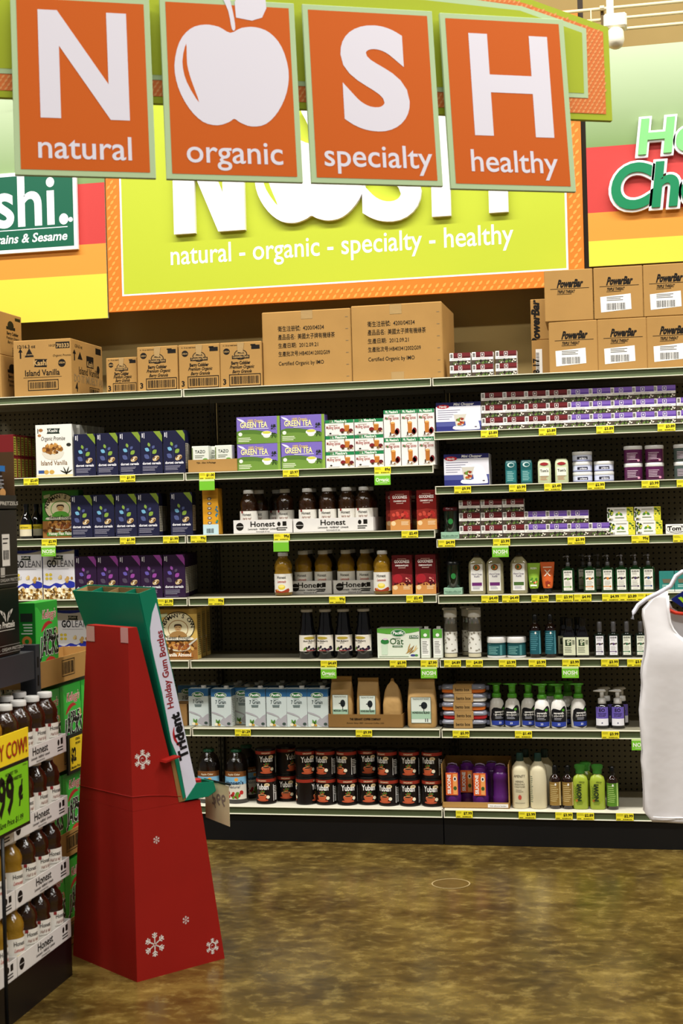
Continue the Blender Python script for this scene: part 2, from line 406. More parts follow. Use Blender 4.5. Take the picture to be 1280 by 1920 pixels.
put_letter('letter', prism([(0, 0), (t, 0), (t, lh*.42), (w-t, lh*.42), (w-t, 0), (w, 0), (w, lh), (w-t, lh), (w-t, lh*.60), (t, lh*.60), (t, lh), (0, lh)], -.012, .014, BWHITE), xh0, zH)
q0, q1 = bl(318, 497), bl(962, 462)
a = Art(); a.text('natural - organic - specialty - healthy', (q0[0]+q1[0])/2, q0[1]+.004, .135, BWHITE, 4, bold=.008, fit=q1[0]-q0[0], res=4)
link('tagline', a.front(.02), ban)
# striped side banners
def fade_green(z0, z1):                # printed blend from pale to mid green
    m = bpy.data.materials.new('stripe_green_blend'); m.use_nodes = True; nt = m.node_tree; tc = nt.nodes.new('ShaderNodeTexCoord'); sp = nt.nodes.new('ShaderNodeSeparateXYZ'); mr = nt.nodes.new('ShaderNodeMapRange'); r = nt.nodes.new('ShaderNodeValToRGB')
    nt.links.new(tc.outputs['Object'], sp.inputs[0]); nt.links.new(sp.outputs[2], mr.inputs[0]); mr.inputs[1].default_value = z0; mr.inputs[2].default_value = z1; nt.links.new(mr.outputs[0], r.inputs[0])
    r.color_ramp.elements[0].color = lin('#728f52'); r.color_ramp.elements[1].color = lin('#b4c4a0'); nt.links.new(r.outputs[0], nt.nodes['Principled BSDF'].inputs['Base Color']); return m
def striped(x0, x1, cuts, label, zoff=0):
    o = tag(link('striped_banner', None, None, ((x0+x1)/2, YB+.004, cuts[-1])), label, 'banner')
    w = x1-x0; link('panel', box(w, .016, cuts[0]-cuts[-1], M('banner_pale', '#c2d2ac', rough=.5), .001), o)
    cols = ('#aebf98', '#96ad78', '#7a9858', '#c03a36', '#dc9034', '#d9cc40')
    a = Art()
    for i, cc in enumerate(cols):
        if i < 3: continue
        a.rect(-w/2, cuts[i+1]-cuts[-1], w, cuts[i]-cuts[i+1], M('stripe'+cc, cc, rough=.5), 1)
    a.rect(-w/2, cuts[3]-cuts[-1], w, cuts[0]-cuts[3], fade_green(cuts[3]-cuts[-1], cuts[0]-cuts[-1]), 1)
    link('printed_stripes', a.front(.016), o); return o
def zb(px, py): return zat(px, py, YB)
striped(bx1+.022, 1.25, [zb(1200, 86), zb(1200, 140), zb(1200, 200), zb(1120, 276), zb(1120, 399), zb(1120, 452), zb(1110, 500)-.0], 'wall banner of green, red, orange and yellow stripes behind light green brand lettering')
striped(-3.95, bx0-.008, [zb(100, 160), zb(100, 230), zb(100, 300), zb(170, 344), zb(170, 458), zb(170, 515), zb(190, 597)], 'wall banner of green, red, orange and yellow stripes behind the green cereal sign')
# dark green cereal sign on the left banner
def kb(px, py): q = on_y(px, py, YB-.03); return q.x, q.z
k0, k1 = kb(145, 462), kb(145, 318); kx0 = k0[0]-1.02
ks = tag(link('brand_sign', None, None, ((kx0+k0[0])/2, YB-.016, k0[1]-.012)), 'dark green cereal sign with white serif lettering and white border', 'sign')
kw, kh = k0[0]-kx0, .40
link('board', box(kw, .02, kh, BWHITE, .001), ks)
a = Art(); a.rect(-kw/2+.018, .018, kw-.036, kh-.036, M('sign_green', '#0d5a41', rough=.4), 1)
rx = kw/2-.045
a.text('Kashi.', rx, .135, .35, BWHITE, 2, 'R', bold=.018, sx=.88, res=6); a.rect(-kw/2+.05, .112, kw-.1, .004, BWHITE, 2)
a.text('7 Whole Grains & Sesame', rx-.01, .05, .062, BWHITE, 2, 'R', bold=.02, shear=.2, res=3)
a.ell(rx+.012, .148, .012, .012, BWHITE, 2)
link('lettering', a.front(.02), ks)
# lettering on the right banner: raised cut-out words
hs = tag(link('brand_lettering', None, None, (0, YB-.02, 0)), 'raised brand lettering in light and dark green on striped banner', 'sign')
def hword(t, px0, pyb, px1h, hgt, col, nm):
    q = on_y(px0, pyb, YB-.02)
    for bold, mat, dp, dy in ((.075, BWHITE, .02, 0), (.03, col, .02, -.008)):
        me = solid_letter(t, hgt*(1.0 if bold > .05 else .9), dp, mat, bold); xs = [v.co.x for v in me.vertices]
        k = px1h/(max(xs)-min(xs))*(1 if bold > .05 else .965)
        for v in me.vertices: v.co.x *= k; v.co.x += v.co.z*.12
        link(nm, me, hs, (q.x+px1h/2, dy, q.z+(0 if bold > .05 else hgt*.05)))
hword('Healthy', 1188, 318, .76, .235, M('letter_light_green', '#7cc47a', rough=.4), 'word')
hword('Choice', 1136, 402, .78, .235, M('letter_dark_green', '#0c7d4f', rough=.4), 'word')
# dark strip painted as the gap shadow between the banners, rail above them and a track lamp
structure('gap_shadow_strip_1', box(.024, .02, 1.5, M('gap_shadow', '#2a1d0c', rough=.6), 0, bx1+.0105, .42, 2.40))
rl = tag(link('banner_rail', None, None, (0.3, .33, zb(1200, 86))), 'cream triple bar rail with hooks above striped banner', 'rail')
CREAM = M('rail_cream', '#efe0b4', rough=.35)
for i, (z, y) in enumerate(((.165, 0), (.125, .03), (.085, .06))): link('bar', tube([(-3.6, y, z), (1.6, y, z)], .008, CREAM), rl)
for x in (-2.9, -1.7, -.42, .75):
    link('bracket', join([box(.012, .012, .13, M('bracket_brown', '#5a4620', rough=.5), 0, x, .02, .03), box(.02, .12, .012, CREAM, 0, x, .05, .165)]), rl)
for x in (-3.3, -2.3, -.47, .6): link('hook', tube([(x, -.004, .17), (x, -.012, .12), (x+.005, 0, .07), (x-.004, 0, .03), (x, .004, 0), (x, .03, -.015)], .003, CREAM, 6), rl)
tp = on_y(1153, 40, -.2)
tl = tag(link('track_lamp', None, None, tp), 'white track lamp on a drop rod beside the lime sign', 'lamp')
LW = M('lamp_white', '#e6dfc8', rough=.35)
link('rod', box(.03, .03, 6-tp.z-.03, LW, .002, -.02, 0, .03), tl)
link('housing', box(.095, .075, .06, LW, .008, 0, 0, -.035), tl)
link('head', shift(lathe([(.024, .0), (.034, .01), (.036, .05), (.03, .075), (.012, .085)], LW), mat=Matrix.Translation((.0, -.01, -.045)) @ Matrix.Rotation(math.radians(150), 4, 'X')), tl)

# ================================================================ hanging department sign
P1 = CP+ray(28, 327)*4.0; P2 = on_z(1078, 355, P1.z)
ex = (P2-P1); ex.z = 0; ex.normalize(); nn = Vector((ex.y, -ex.x, 0)); TILT = math.radians(7)
uz = Vector((0, 0, 1))*math.cos(TILT)-nn*math.sin(TILT); ey = uz.cross(ex)
def sg(px, py):
    v = ray(px, py); s = (P1-CP).dot(ey)/v.dot(ey); q = CP+v*s-P1; return q.dot(ex), q.dot(uz)
sgn = tag(link('hanging_sign', None), 'hanging orange sign of four letter panels on a lime arch', 'sign')
sgn.matrix_world = Matrix.Translation(P1) @ Matrix((ex, ey, uz)).transposed().to_4x4()
PALE, SORANGE, SLIME, SOL, SLEAF, SWHITE = (M('sign_pale', '#a3b88e', rough=.6, spec=.15), M('sign_orange', '#b8540e', rough=.6, spec=.15), M('sign_lime', '#97a324', rough=.6, spec=.15),
    M('sign_band', '#c66a32', rough=.6, spec=.15), M('sign_leaf', '#cf8d54', rough=.6, spec=.15), M('sign_white', '#cdc9d2', rough=.6, spec=.15))
uc = (sg(567, 300)[0]+sg(580, 300)[0])/2
def half(pts):
    r = [sg(*p) for p in pts]; return r+[(2*uc-u, v) for u, v in reversed(r)]
outer = half([(1155, 219), (1147, 43), (1000, -10), (800, -62)]); band = half([(1143, 207), (1137, 52), (990, -2), (800, -48)])
pale = half([(1109, 177), (1105, 46), (985, 4), (800, -22)]); inner = half([(1101, 168), (1097, 54), (980, 12), (800, -8)])
ymin = outer[0][1]
def level(pl, py_px): return pl
link('arch', prism(outer, .03, .045, SLIME), sgn)
a = Art(); a.poly(band, SOL, 1); a.poly(pale, PALE, 3); a.poly(inner, SLIME, 4)
def inp(p, poly):
    c = False; x, y = p; n = len(poly)
    for i in range(n):
        x1, y1 = poly[i]; x2, y2 = poly[(i+1) % n]
        if (y1 > y) != (y2 > y) and x < (x2-x1)*(y-y1)/(y2-y1)+x1: c = not c
    return c
hex_leafs(a, lambda x, z: inp((x, z), band) and not inp((x, z), pale), min(p[0] for p in band)+.006, max(p[0] for p in band)-.005, min(p[1] for p in band)+.006, max(p[1] for p in band), SLEAF, .0155, .0115, .0075, .003, 2)
link('arch_print', a.mesh(lambda u, v, L: (u, .0295-L*.0006, v)), sgn)
panels = [((28, 292, 329), (-6, ), 'natural'), ((312, 567, 337), (2, ), 'organic'), ((583, 829, 344), (17, ), 'specialty'), ((844, 1078, 355), (33, ), 'healthy')]
for i, ((x0, x1, yb), (yt,), word) in enumerate(panels):
    u0, v0 = sg(x0, yb); u1, _ = sg(x1, yb); vt = sg((x0+x1)/2, yt)[1]; w, h = u1-u0, vt-v0; cx = (u0+u1)/2
    po = link('letter_panel', box(w, .012, h, PALE, .001), sgn, (cx, 0, v0)); po['label'] = 'orange panel with pale border above the word '+word
    a = Art(); bd = .0165; a.rect(-w/2+bd, bd, w-2*bd, h-2*bd, SORANGE, 1)
    base = {0: 297, 1: 305, 2: 312, 3: 322}[i]; wx = [(72, 247), (350, 530), (608, 810), (883, 1045)][i]
    ua, vb = sg(wx[0], base); ub, _ = sg(wx[1], base)
    a.text(word, (ua+ub)/2-cx, vb-v0, .098, SWHITE, 3, bold=.008, fit=ub-ua, res=5)
    def lp(px, py): q = sg(px, py); return q[0]-cx, q[1]-v0
    if i == 0:
        (l, b0), (r, _), (_, tp_) = lp(76, 222), lp(243, 222), lp(160, 24); W, Hh = r-l, tp_-b0; t = .228*W
        a.poly([(l, b0), (l+t, b0), (l+t, b0+Hh*.67), (r-t*.95, b0), (r, b0), (r, tp_), (r-t, tp_), (r-t, b0+Hh*.33), (l+t*.95, tp_), (l, tp_)], SWHITE, 3)
    elif i == 1:
        (l, b0), (r, _), (_, tp_) = lp(331, 234), lp(545, 234), lp(438, 51); apple_art(a, (l+r)/2, b0, (r-l)/2, tp_-b0, SWHITE, SORANGE, 3)
    elif i == 2:
        (l, b0), (r, _), (_, tp_) = lp(645, 246), lp(770, 246), lp(707, 50)
        vs, fs = text_geo('S', .045, 8); sc = (tp_-b0)/(max(v[1] for v in vs)-min(v[1] for v in vs))
        a.text('S', (l+r)/2, b0-min(v[1] for v in vs)*sc, sc, SWHITE, 3, bold=.045, fit=r-l, res=8)
    else:
        (l, b0), (r, _), (_, tp_) = lp(889, 255), lp(1037, 255), lp(960, 68); W, Hh = r-l, tp_-b0; t = .235*W
        a.poly([(l, b0), (l+t, b0), (l+t, b0+Hh*.425), (r-t, b0+Hh*.425), (r-t, b0), (r, b0), (r, tp_), (r-t, tp_), (r-t, b0+Hh*.60), (l+t, b0+Hh*.60), (l+t, tp_), (l, tp_)], SWHITE, 3)
    link('panel_print', a.front(.012), po)
for px in (300, 840):
    u, v = sg(px, -30); zc = (P1+uz*v).z
    link('cable', tube([(u, .037, v), (u, .037+(5-zc)*math.sin(TILT)*0, v+(6-zc)/math.cos(TILT)-.01)], .002, UPR, 6), sgn)
# ================================================================ boxed goods
def dim(x0, x1, yt, z, y=.03): return xat(x1, z, y)-xat(x0, z, y), zat((x0+x1)/2, yt, y)-z
def pack(name, cat, w, d, h, body, front=None, right=None, bev=.0012):
    k = Kind(name, cat, w, d, h); k.add('carton', box(w, d, h, body, bev))
    if front: k.add('printed_front', front.clip(w, h).front(d), 0)
    if right: k.add('printed_side', right.clip(d, h).right(w), 0)
    return k
# ---------- brown shipping cartons on the top shelf
ZT = SL[6]
w, h = dim(27, 135, 637, ZT)
a = Art(); u = w/100
a.text('12/16.3 oz', -42*u, h*.86, .022, INK, align='L', bold=.015); a.rect(24*u, h*.83, 24*u, .030, INK, 1); a.text('70333', 36*u, h*.845, .026, '#b08d58', 2, bold=.03)
a.text('10127', 18*u, h*.87, .014, INK, bold=.01)
for s in (-1,): a.rect(-38.5*u, h*.68, 2.5*u, h*.13, INK); a.poly([(-41*u, h*.79), (-33.5*u, h*.79), (-37.3*u, h*.86)], INK)
a.poly([(-30*u, h*.70), (-14*u, h*.70), (-22*u, h*.86)], INK); a.text('BAR GRANOLA', -22*u, h*.73, .008, '#b08d58', 2, bold=.02)
a.poly([(-14*u, h*.52), (8*u, h*.51), (7*u, h*.62), (9*u, h*.65), (-13*u, h*.66), (-11*u, h*.6)], INK); a.text('Kashi', -3*u, h*.545, .034, '#b08d58', 2, bold=.03)
a.text('Organic Promise', 35*u, h*.69, .014, INK, shear=.2); a.ell(34*u, h*.57, 6.5*u, 6.5*u, INK); a.text('USDA', 34*u, h*.56, .012, '#b08d58', 2, bold=.02)
a.text('Island Vanilla', 0, h*.365, .040, INK, bold=.015, fit=60*u); a.rect(-33*u, h*.33, 66*u, .002, INK); a.barcode(-22*u, h*.14, 46*u, h*.11, frame=True)
a2 = Art(); a2.text('12/16.3 oz', -.15, h*.86, .022, INK, align='L', bold=.015); a2.rect(.11, h*.83, .07, .03, INK); a2.poly([(-.12, h*.66), (-.06, h*.66), (-.09, h*.8)], INK)
a2.rect(-.165, h*.62, .012, h*.14, INK); a2.poly([(-.18, h*.74), (-.138, h*.74), (-.159, h*.82)], INK); a2.rect(-.01, h*.55, .09, .055, INK); a2.text('Kashi', .035, h*.57, .036, '#b08d58', 2, bold=.02)
a2.text('Island Vanilla', .02, h*.40, .05, INK, bold=.01); a2.text('DO IT MUELY AIN', .03, h*.25, .05, P('#8b7350'), bold=.01); a2.barcode(.03, h*.06, .11, h*.11, frame=True)
a2.text('4', -.14, h*.08, .06, INK, bold=.03); a2.ell(.14, h*.55, .018, .02, INK)
k = pack('shipping_carton', 'carton', w, .40, h, CARD, a, a2, .003)
k.row([(27, 135)], ZT, 'large brown carton printed Island Vanilla on the top shelf', y=.02)
def berry(w, h, d=.26):
    a = Art(); u = w/100
    a.text('6 - 16 oz retail boxes', -42*u, h*.92, .008, INK, align='L', bold=.02); a.rect(26*u, h*.83, 20*u, h*.09, INK, 1); a.rect(24*u, h*.91, 12*u, h*.03, INK, 1)
    a.ell(0, h*.72, 16*u, h*.115, INK, 1, 16); a.ell(0, h*.72, 14*u, h*.095, P('#9a7a4a'), 1.5, 16); a.rect(-21*u, h*.63, 42*u, h*.075, INK, 2); a.text('Cascadian Farm', 0, h*.65, .016, '#b08d58', 3, bold=.02, fit=38*u)
    a.poly([(-8*u, h*.75), (0, h*.83), (9*u, h*.74)], INK, 2); a.ell(-34*u, h*.80, 8*u, h*.07, INK, 1, 14); a.text('USDA', -34*u, h*.78, .010, '#b08d58', 2, bold=.02)
    a.text('Berry Cobbler', 0, h*.505, .021, INK, bold=.035, fit=46*u); a.text('Premium Organic', 2*u, h*.415, .021, INK, bold=.02, shear=.3, fit=58*u); a.text('Berry Granola', 2*u, h*.315, .021, INK, bold=.02, shear=.3, fit=46*u)
    a.barcode(-24*u, h*.07, 66*u, h*.17, frame=True); a.text('3', -40*u, h*.07, .035, INK, bold=.03)
    b = Art(); b.ell(0, h*.72, .035, h*.11, INK); b.rect(-.05, h*.62, .1, h*.07, INK); b.text('Berry Cobbler', .02, h*.5, .022, INK, bold=.03); b.text('Premium Organic', .02, h*.4, .02, INK, shear=.3, bold=.01); b.text('Berry Granola', .02, h*.3, .02, INK, shear=.3, bold=.01); b.barcode(.02, h*.06, .09, h*.12, frame=True); b.rect(.05, h*.86, .06, h*.07, INK)
    k = pack('granola_carton', 'carton', w, d, h, CARD, a, b, .003)
    t = Art(); t.poly([(-7*u, h*.78), (5*u, h*.75), (9*u, h*.985), (-8*u, h*.99)], TAPE, 5); k.add('packing_tape', t.front(d)); return k
w, h = dim(258, 335, 650, ZT); BC = berry(w*.985, h)
BC.row([(258, 335, .015), (336, 413, .012), (414, 491.7, .01)], ZT, '# full-size Berry Cobbler carton counted from the Island Vanilla carton', 'granola cartons on the top shelf')
w, h = dim(204, 262, 670, ZT, .05); berry(w, h, .2).row([(202, 256, .05)], ZT, 'smaller taped granola carton squeezed beside the Island Vanilla carton')
BL = berry(.25, .207, .25)
q = xat(3, ZT, .02)
BL.put((q-.125, .145, ZT), 'granola carton lying under another one beside the Island Vanilla carton'); BL.put((q-.127, .145, ZT+.2075), 'granola carton stacked on top of another granola carton')
# tea cartons with Chinese stencil print
w, h = dim(495, 661, 582, ZT); a = Art(); x0 = -.32*w
for i, (s, sz, fw) in enumerate((('衛生注册號:  4200/04034', .027, .52), ('產品品名:  美國太子牌有機綠茶', .027, .64), ('生產日期:  2012.09.21', .025, .45), ('生產批次号:HB403412002G09', .025, .58), ('Certified Organic by IMO', .025, .51))):
    a.text(s, x0, h*(.735-.113*i-(.015 if i == 4 else 0)), sz, INK, align='L', bold=.004, fit=fw*w)
for i in range(6): a.rect(w*.44, h*(.08+.16*i), .012, .003, P('#7d6a4c'), 1)
k = pack('tea_carton', 'carton', w, .40, h, CARD, a, None, .004)
t = Art(); t.rect(-.055*w, h*.885, .13*w, h*.115, TAPE, 2); k.add('packing_tape', t.front(.40))
k.add('top_flap', box(w*.5, .20, .004, CARD, 0, w*.22, -.06, h+.0005))
k.row([(494, 660)], ZT, 'big brown tea carton with stencilled Chinese lettering beside the granola cartons', y=.02)
k2 = pack('tea_carton', 'carton', w, .40, h*1.02, CARD, a, None, .004)
t = Art(); t.rect(-.07*w, h*.885, .13*w, h*.13, TAPE, 2); t.rect(-.07*w, .004, .14*w, h*.10, TAPE, 2); k2.add('packing_tape', t.front(.40))
k2.row([(663, 830)], ZT, 'big brown tea carton with tape at top and bottom and Chinese lettering', y=.02)
# energy bar cartons
ZP = SR[7]
w, h = dim(1023, 1113, 602, ZP); w, h = dim(1030, 1121, 600, ZP)[0], zat(1070, 602, .03)-ZP
def powerbar(lab, d=.32):
    a = Art(); u = w/100
    a.text('PowerBar', 2*u, h*.66, .046, INK, bold=.05, shear=.25, fit=52*u); a.rect(-38*u, h*.625, 80*u, .0022, INK); a.text('TRIPLE THREAT', -6*u, h*.545, .018, INK, bold=.03, shear=.25, fit=36*u); a.rect(-24*u, h*.52, 30*u, .002, INK)
    k = pack('bar_carton', 'carton', w, d, h, CARD, a, None, .003)
    if lab:
        t = Art(); r = math.radians(2); t.poly([(-36*u, h*.13), (26*u, h*.17), (25*u, h*.47), (-37*u, h*.43)], WHITE, 1)
        t.barcode(-24*u, h*.17, 38*u, h*.13, L=2); t.lines(-24*u, h*.41, 40*u, 3, h*.03, .003, '#55504a', 2); k.add('shipping_label', t.front(d))
    return k
PB1, PB0 = powerbar(True), powerbar(False)
PB1.row([(1031, 1121), (1122.5, 1213), (1215, 1306)], ZP, '# bottom-layer energy bar carton counted from the small burgundy boxes', 'lower energy bar cartons')
PB1.row([(1117, 1208), (1211, 1302)], ZP+.001, '# labelled energy bar carton in the upper layer beside the unlabelled one', 'upper energy bar cartons', lev=1)
PB0.put((xat(1065, ZP+h, .03), .19, ZP+h+.001), 'brown energy bar carton without a label on top of the stack', rz=.03)
fl = Kind('carton_flap', 'flap')
a = Art(); u = h/100
a.text('PowerBar', -20*u, h*.52, .045, INK, bold=.05, rot=math.pi/2, shear=.2); a.rect(-.055, h*.15, .04, h*.45, WHITE, 2)
k = pack('bar_carton', 'carton', w*.85, .2, h*.84, CARD, a, None, .003)
X = xat(998, ZP, .12)+w*.425
k = pack('bar_carton', 'carton', w*.85, .2, h*.84, CARD, Art().text('PowerBar', -w*.28, h*.34, .05, INK, bold=.05, rot=math.pi/2, shear=.2), None, .003)
k.put((X, .46-.0, ZP+h*.845), 'side of a carton with sideways print behind the bar carton stack, upper one') if False else None
fr = Art().rect(-w*.34, h*.1, w*.14, h*.55, WHITE, 1); fr.text('8 17', -w*.27, h*.3, .04, INK, 2, bold=.03, rot=math.pi/2); [fr.rect(-w*.335, h*(.14+.03*i), w*.07, h*.014, INK, 2) for i in range(15)]
kl = pack('bar_carton', 'carton', w*.85, .08, h*.84, CARD, fr, None, .003)
kt = pack('bar_carton', 'carton', w*.85, .08, h*.84, CARD, Art().text('PowerBar', -w*.24, h*.36, .05, INK, bold=.05, rot=math.pi/2, shear=.2), None, .003)
kl.put((xat(998, ZP, .37)+w*.425, .41, ZP), 'carton with upright barcode label behind the energy bar stack'); kt.put((xat(998, ZP, .37)+w*.42, .41, ZP+h*.8405), 'carton with sideways lettering behind the energy bar stack')
# ---------- small soap boxes
def soap(c1, c2, w, h, d=.06):
    a = Art(); u = w/100
    a.rect(-31*u, h*.56, 81*u, h*.44, c1, 1); a.rect(-50*u, h*.36, 100*u, h*.20, '#e8e4df', 1); a.rect(-50*u, 0, 100*u, h*.36, '#4a4035', 1)
    a.rect(-9*u, h*.60, 18*u, h*.34, '#e8e4df', 2); a.rect(-7*u, h*.64, 14*u, h*.27, c2, 3); a.ell(0, h*.775, 3*u, h*.08, '#e8e4df', 4, 8); a.rect(-30*u, h*.60, 19*u, h*.1, c2, 2); a.rect(11*u, h*.60, 38*u, h*.1, c2, 2)
    for i in range(5): a.rect(-46*u, h*(.62+.065*i), 11*u, h*.03, INK, 2)
    a.rect(-40*u, h*.44, 70*u, h*.04, '#a9a29a', 2); a.blobs(0, h*.17, 46*u, h*.15, 26, 5*u, ['#5f7d38', '#e6dfd0', '#8b2f2a', '#2c3a1c', '#8a7e6a', '#1d1712'], 2)
    return pack('soap_box', 'soap', w, d, h, M('soap_white', '#e4e0dc', rough=.4), a, None, .0008)
z6, z4 = SR[6], SR[4]
w, _ = dim(943, 984, 800, z6); h = (zat(983, 733, .03)-z6)/3*.985
SB, SP = soap('#6b1f24', '#4a1216', w*.985, h), soap('#7a5bb0', '#573c92', w*.985, h)
B_CAP = '@ layer burgundy soap box, # column from the higher mini chopper carton'; P_CAP = '@ layer purple soap box, # column after the burgundy block under the bar cartons'
for lv in range(3):
    SB.row([(903, 943), (943.5, 983.5), (984, 1024), (1024, 1064)], z6+lv*.0006, B_CAP, 'burgundy soap boxes under the top shelf', lev=lv)
    SP.row([(1064.5, 1104.5), (1105, 1145), (1145.5, 1185.5), (1186, 1226), (1226.5, 1266.5)]+([(1270, 1310)] if lv < 2 else []), z6+lv*.0006, P_CAP, 'purple soap boxes under the top shelf', lev=lv)
w, _ = dim(861, 901, 1000, z4); h = (zat(923, 936, .03)-z4)/3*.985
SB2, SP2 = soap('#6b1f24', '#4a1216', w*.985, h), soap('#7a5bb0', '#573c92', w*.985, h)
for lv in range(3):
    SB2.row([(861, 901), (902, 942), (943, 983)], z4+lv*.0006, '@ layer burgundy soap box, # column from the dark lidded glass, beside purple soaps', 'burgundy soap boxes in the middle shelf stack', lev=lv)
    if lv < 2: SP2.row([(984, 1023), (1024, 1063), (1064, 1103)]+([(1104, 1143)] if lv == 0 else []), z4+lv*.0006, '@ layer purple soap box, # column between burgundy soaps and lemon soaps', 'purple soap boxes on the middle shelf', lev=lv)
ZR7 = SR[7]
w, _ = dim(885, 925, 700, ZR7); h = (zat(905, 659, .03)-ZR7)/2*.985; SB3 = soap('#6b1f24', '#4a1216', w*.985, h)
for lv in range(2):
    SB3.row([(843, 883), (885, 925), (929, 969)], ZR7+lv*.0006, '@ layer burgundy soap box, # column from the tea carton on the top shelf', 'burgundy soap boxes on the top shelf', lev=lv)
# lemon soap boxes and the white box beside them
w, _ = dim(1141, 1191, 1000, z4); h = (zat(1190, 950, .03)-z4)/2*.985; a = Art(); u = w/100
a.rect(24*u, 0, 26*u, h, '#d8d43c', 1); a.blobs(34*u, h*.6, 12*u, h*.35, 16, 5*u, ['#2f4d18', '#e8df4a', '#49702a'], 2); a.blobs(-38*u, h*.55, 10*u, h*.4, 22, 4.5*u, ['#1f3312', '#c9cf4c', '#3f6424'], 2)
a.leaf(-12*u, h*.5, 8*u, h*.09, .6, '#4f8a2e', 2); a.leaf(2*u, h*.5, 8*u, h*.09, -.6, '#4f8a2e', 2); a.leaf(-5*u, h*.6, 6*u, h*.08, 1.5, '#d6cf3a', 3); a.rect(-22*u, h*.8, 40*u, h*.05, '#9a9a8a', 2); a.rect(-20*u, h*.22, 34*u, h*.06, '#7a8a5a', 2); a.text('#21', -36*u, h*.06, .012, INK, 3, bold=.03)
LS = pack('lemon_soap_box', 'soap', w*.985, .06, h, WHITE, a)
for lv in range(2): LS.row([(1141, 1191), (1192, 1242)] if lv == 0 else [(1139, 1188), (1190, 1239)], z4+lv*.0006, '@ layer lemon printed white soap box, # one after the purple soaps', 'lemon soap boxes', lev=lv)
w, h = dim(1247, 1287, 983, z4); a = Art(); a.ell(0, h*.5, w*.46, h*.42, '#2a2622', 1, 18); a.ell(0, h*.5, w*.44, h*.39, '#e9e7e2', 2, 18); a.text("Tom's", 0, h*.36, .026, INK, 3, bold=.04, fit=w*.85); a.rect(-w*.3, h*.2, w*.6, h*.05, '#3b3630', 3)
pack('soap_box', 'soap', w, .07, h, WHITE, a).row([(1248, 1288)], z4, 'white soap box with round black and white seal beside lemon soaps')
# mini chopper boxes
def chopper(w, h, d):
    a = Art(); u = w/100
    a.rect(-50*u, h*.86, 100*u, h*.14, '#1e1e5a', 1); a.rect(-50*u, 0, 100*u, h*.33, '#2b2f74', 1); a.rect(-50*u, h*.18, 100*u, h*.16, '#4d5391', 1.2); a.rect(-50*u, h*.33, 100*u, h*.53, '#dedde6', 1)
    a.text('Mini Chopper', 12*u, h*.89, .016, '#f2f0ee', 2, bold=.02, shear=.2); a.ell(-34*u, h*.86, 14*u, h*.07, '#b3202c', 2); a.text('Handy', -34*u, h*.83, .013, '#f2f0ee', 3, bold=.03)
    for i in range(5): a.rect(-46*u, h*(.72-.075*i), 50*u-i*6*u, h*.02, '#77768a', 2); 
    a.poly(smooth_poly([(-10*u, h*.18), (-8*u, h*.06), (40*u, h*.05), (47*u, h*.12), (40*u, h*.5), (28*u, h*.66), (8*u, h*.62), (16*u, h*.2)], 3), '#eceaf0', 3); a.poly([(-10*u, h*.58), (18*u, h*.6), (10*u, h*.2), (-6*u, h*.18)], '#c9c4b8', 4)
    a.blobs(4*u, h*.34, 8*u, h*.12, 18, 3.5*u, ['#b5562a', '#5f8a35', '#e6d9c0', '#8b3020'], 5); a.rect(-12*u, h*.58, 32*u, h*.05, '#f3f1f5', 5); a.ell(38*u, h*.14, 3*u, h*.02, '#555064', 5)
    return pack('chopper_box', 'appliance box', w, d, h, M('chopper_white', '#d9d8e0', rough=.35), a)
w, h = dim(818, 902, 754, z6); chopper(w, h, .12).row([(818, 902)], z6, 'mini chopper carton beside burgundy soap boxes on the higher shelf')
w, h = dim(833, 917, 851, SR[5]); chopper(w, h, .12).row([(833, 917)], SR[5], 'mini chopper carton beside teal deodorant packs')
# ---------- cereals
Z1, Z2, Z3, Z4 = SL[5], SL[4], SL[3], SL[2]
def sprig(w, h, body, strip, lv, d=.055):
    a = Art(); u = w/100; wh = '#d8d6dc'
    a.poly([(10*u, h), (40*u, h), (50*u, h*.90), (50*u, h*.745)], strip, 1)
    a.rect(-43*u, h*.86, 5*u, h*.1, wh, 1); a.rect(-34*u, h*.84, 3*u, h*.13, wh, 1)
    a.rect(-5*u, h*.36, 1.5*u, h*.33, lv[4], 1)
    a.leaf(-11*u, h*.69, 10*u, h*.034, 1.9, lv[0], 2); a.leaf(-20*u, h*.575, 12*u, h*.045, 2.6, lv[1], 2); a.leaf(9*u, h*.63, 9*u, h*.035, .8, lv[2], 2); a.leaf(14*u, h*.52, 13*u, h*.05, .7, lv[0] if lv[5] else lv[3], 2); a.leaf(-22*u, h*.41, 15*u, h*.055, 2.5, lv[2], 2)
    a.ell(20*u, h*.365, 17*u, h*.055, '#cdb48a', 3, 14, .5); a.blobs(20*u, h*.365, 13*u, h*.04, 12, 4*u, ['#efe3c8', '#8d6a3a', '#fff4dc', '#5b3d1e'], 4)
    a.text('dorset cereals', 0, h*.225, .0165, '#e6e4ea', 3, bold=.03, fit=84*u); a.lines(-42*u, h*.17, 70*u, 4, h*.03, h*.012, '#8f8ca0', 3); a.rect(-42*u, h*.02, 60*u, h*.01, '#77748a', 3)
    b = Art(); b.rect(-d/2*.8, h*.1, d*.8, h*.6, '#a9a394', 1); b.lines(-d*.36, h*.66, d*.7, 14, h*.04, h*.014, '#5a5648', 2)
    return pack('cereal_box', 'cereal', w, d, h, M('sprig_'+body, body, rough=.4), a, b, .0008)
NAVY = ('#7f9c3c', '#6fa9c8', '#4c5584', '#7f9c3c', '#3f4a6c', True); PLUM = ('#8e4a9c', '#6456a8', '#4f4458', '#94459a', '#4a3a5c', False)
w, h = dim(182, 222, 812, Z1); SN = sprig(w, h, '#1b1c38', '#7b9130', NAVY); SPL = sprig(w, h, '#2b1636', '#97459b', PLUM)
sp1 = [(140, 180), (182, 222), (224, 264), (265, 305), (307, 348)]
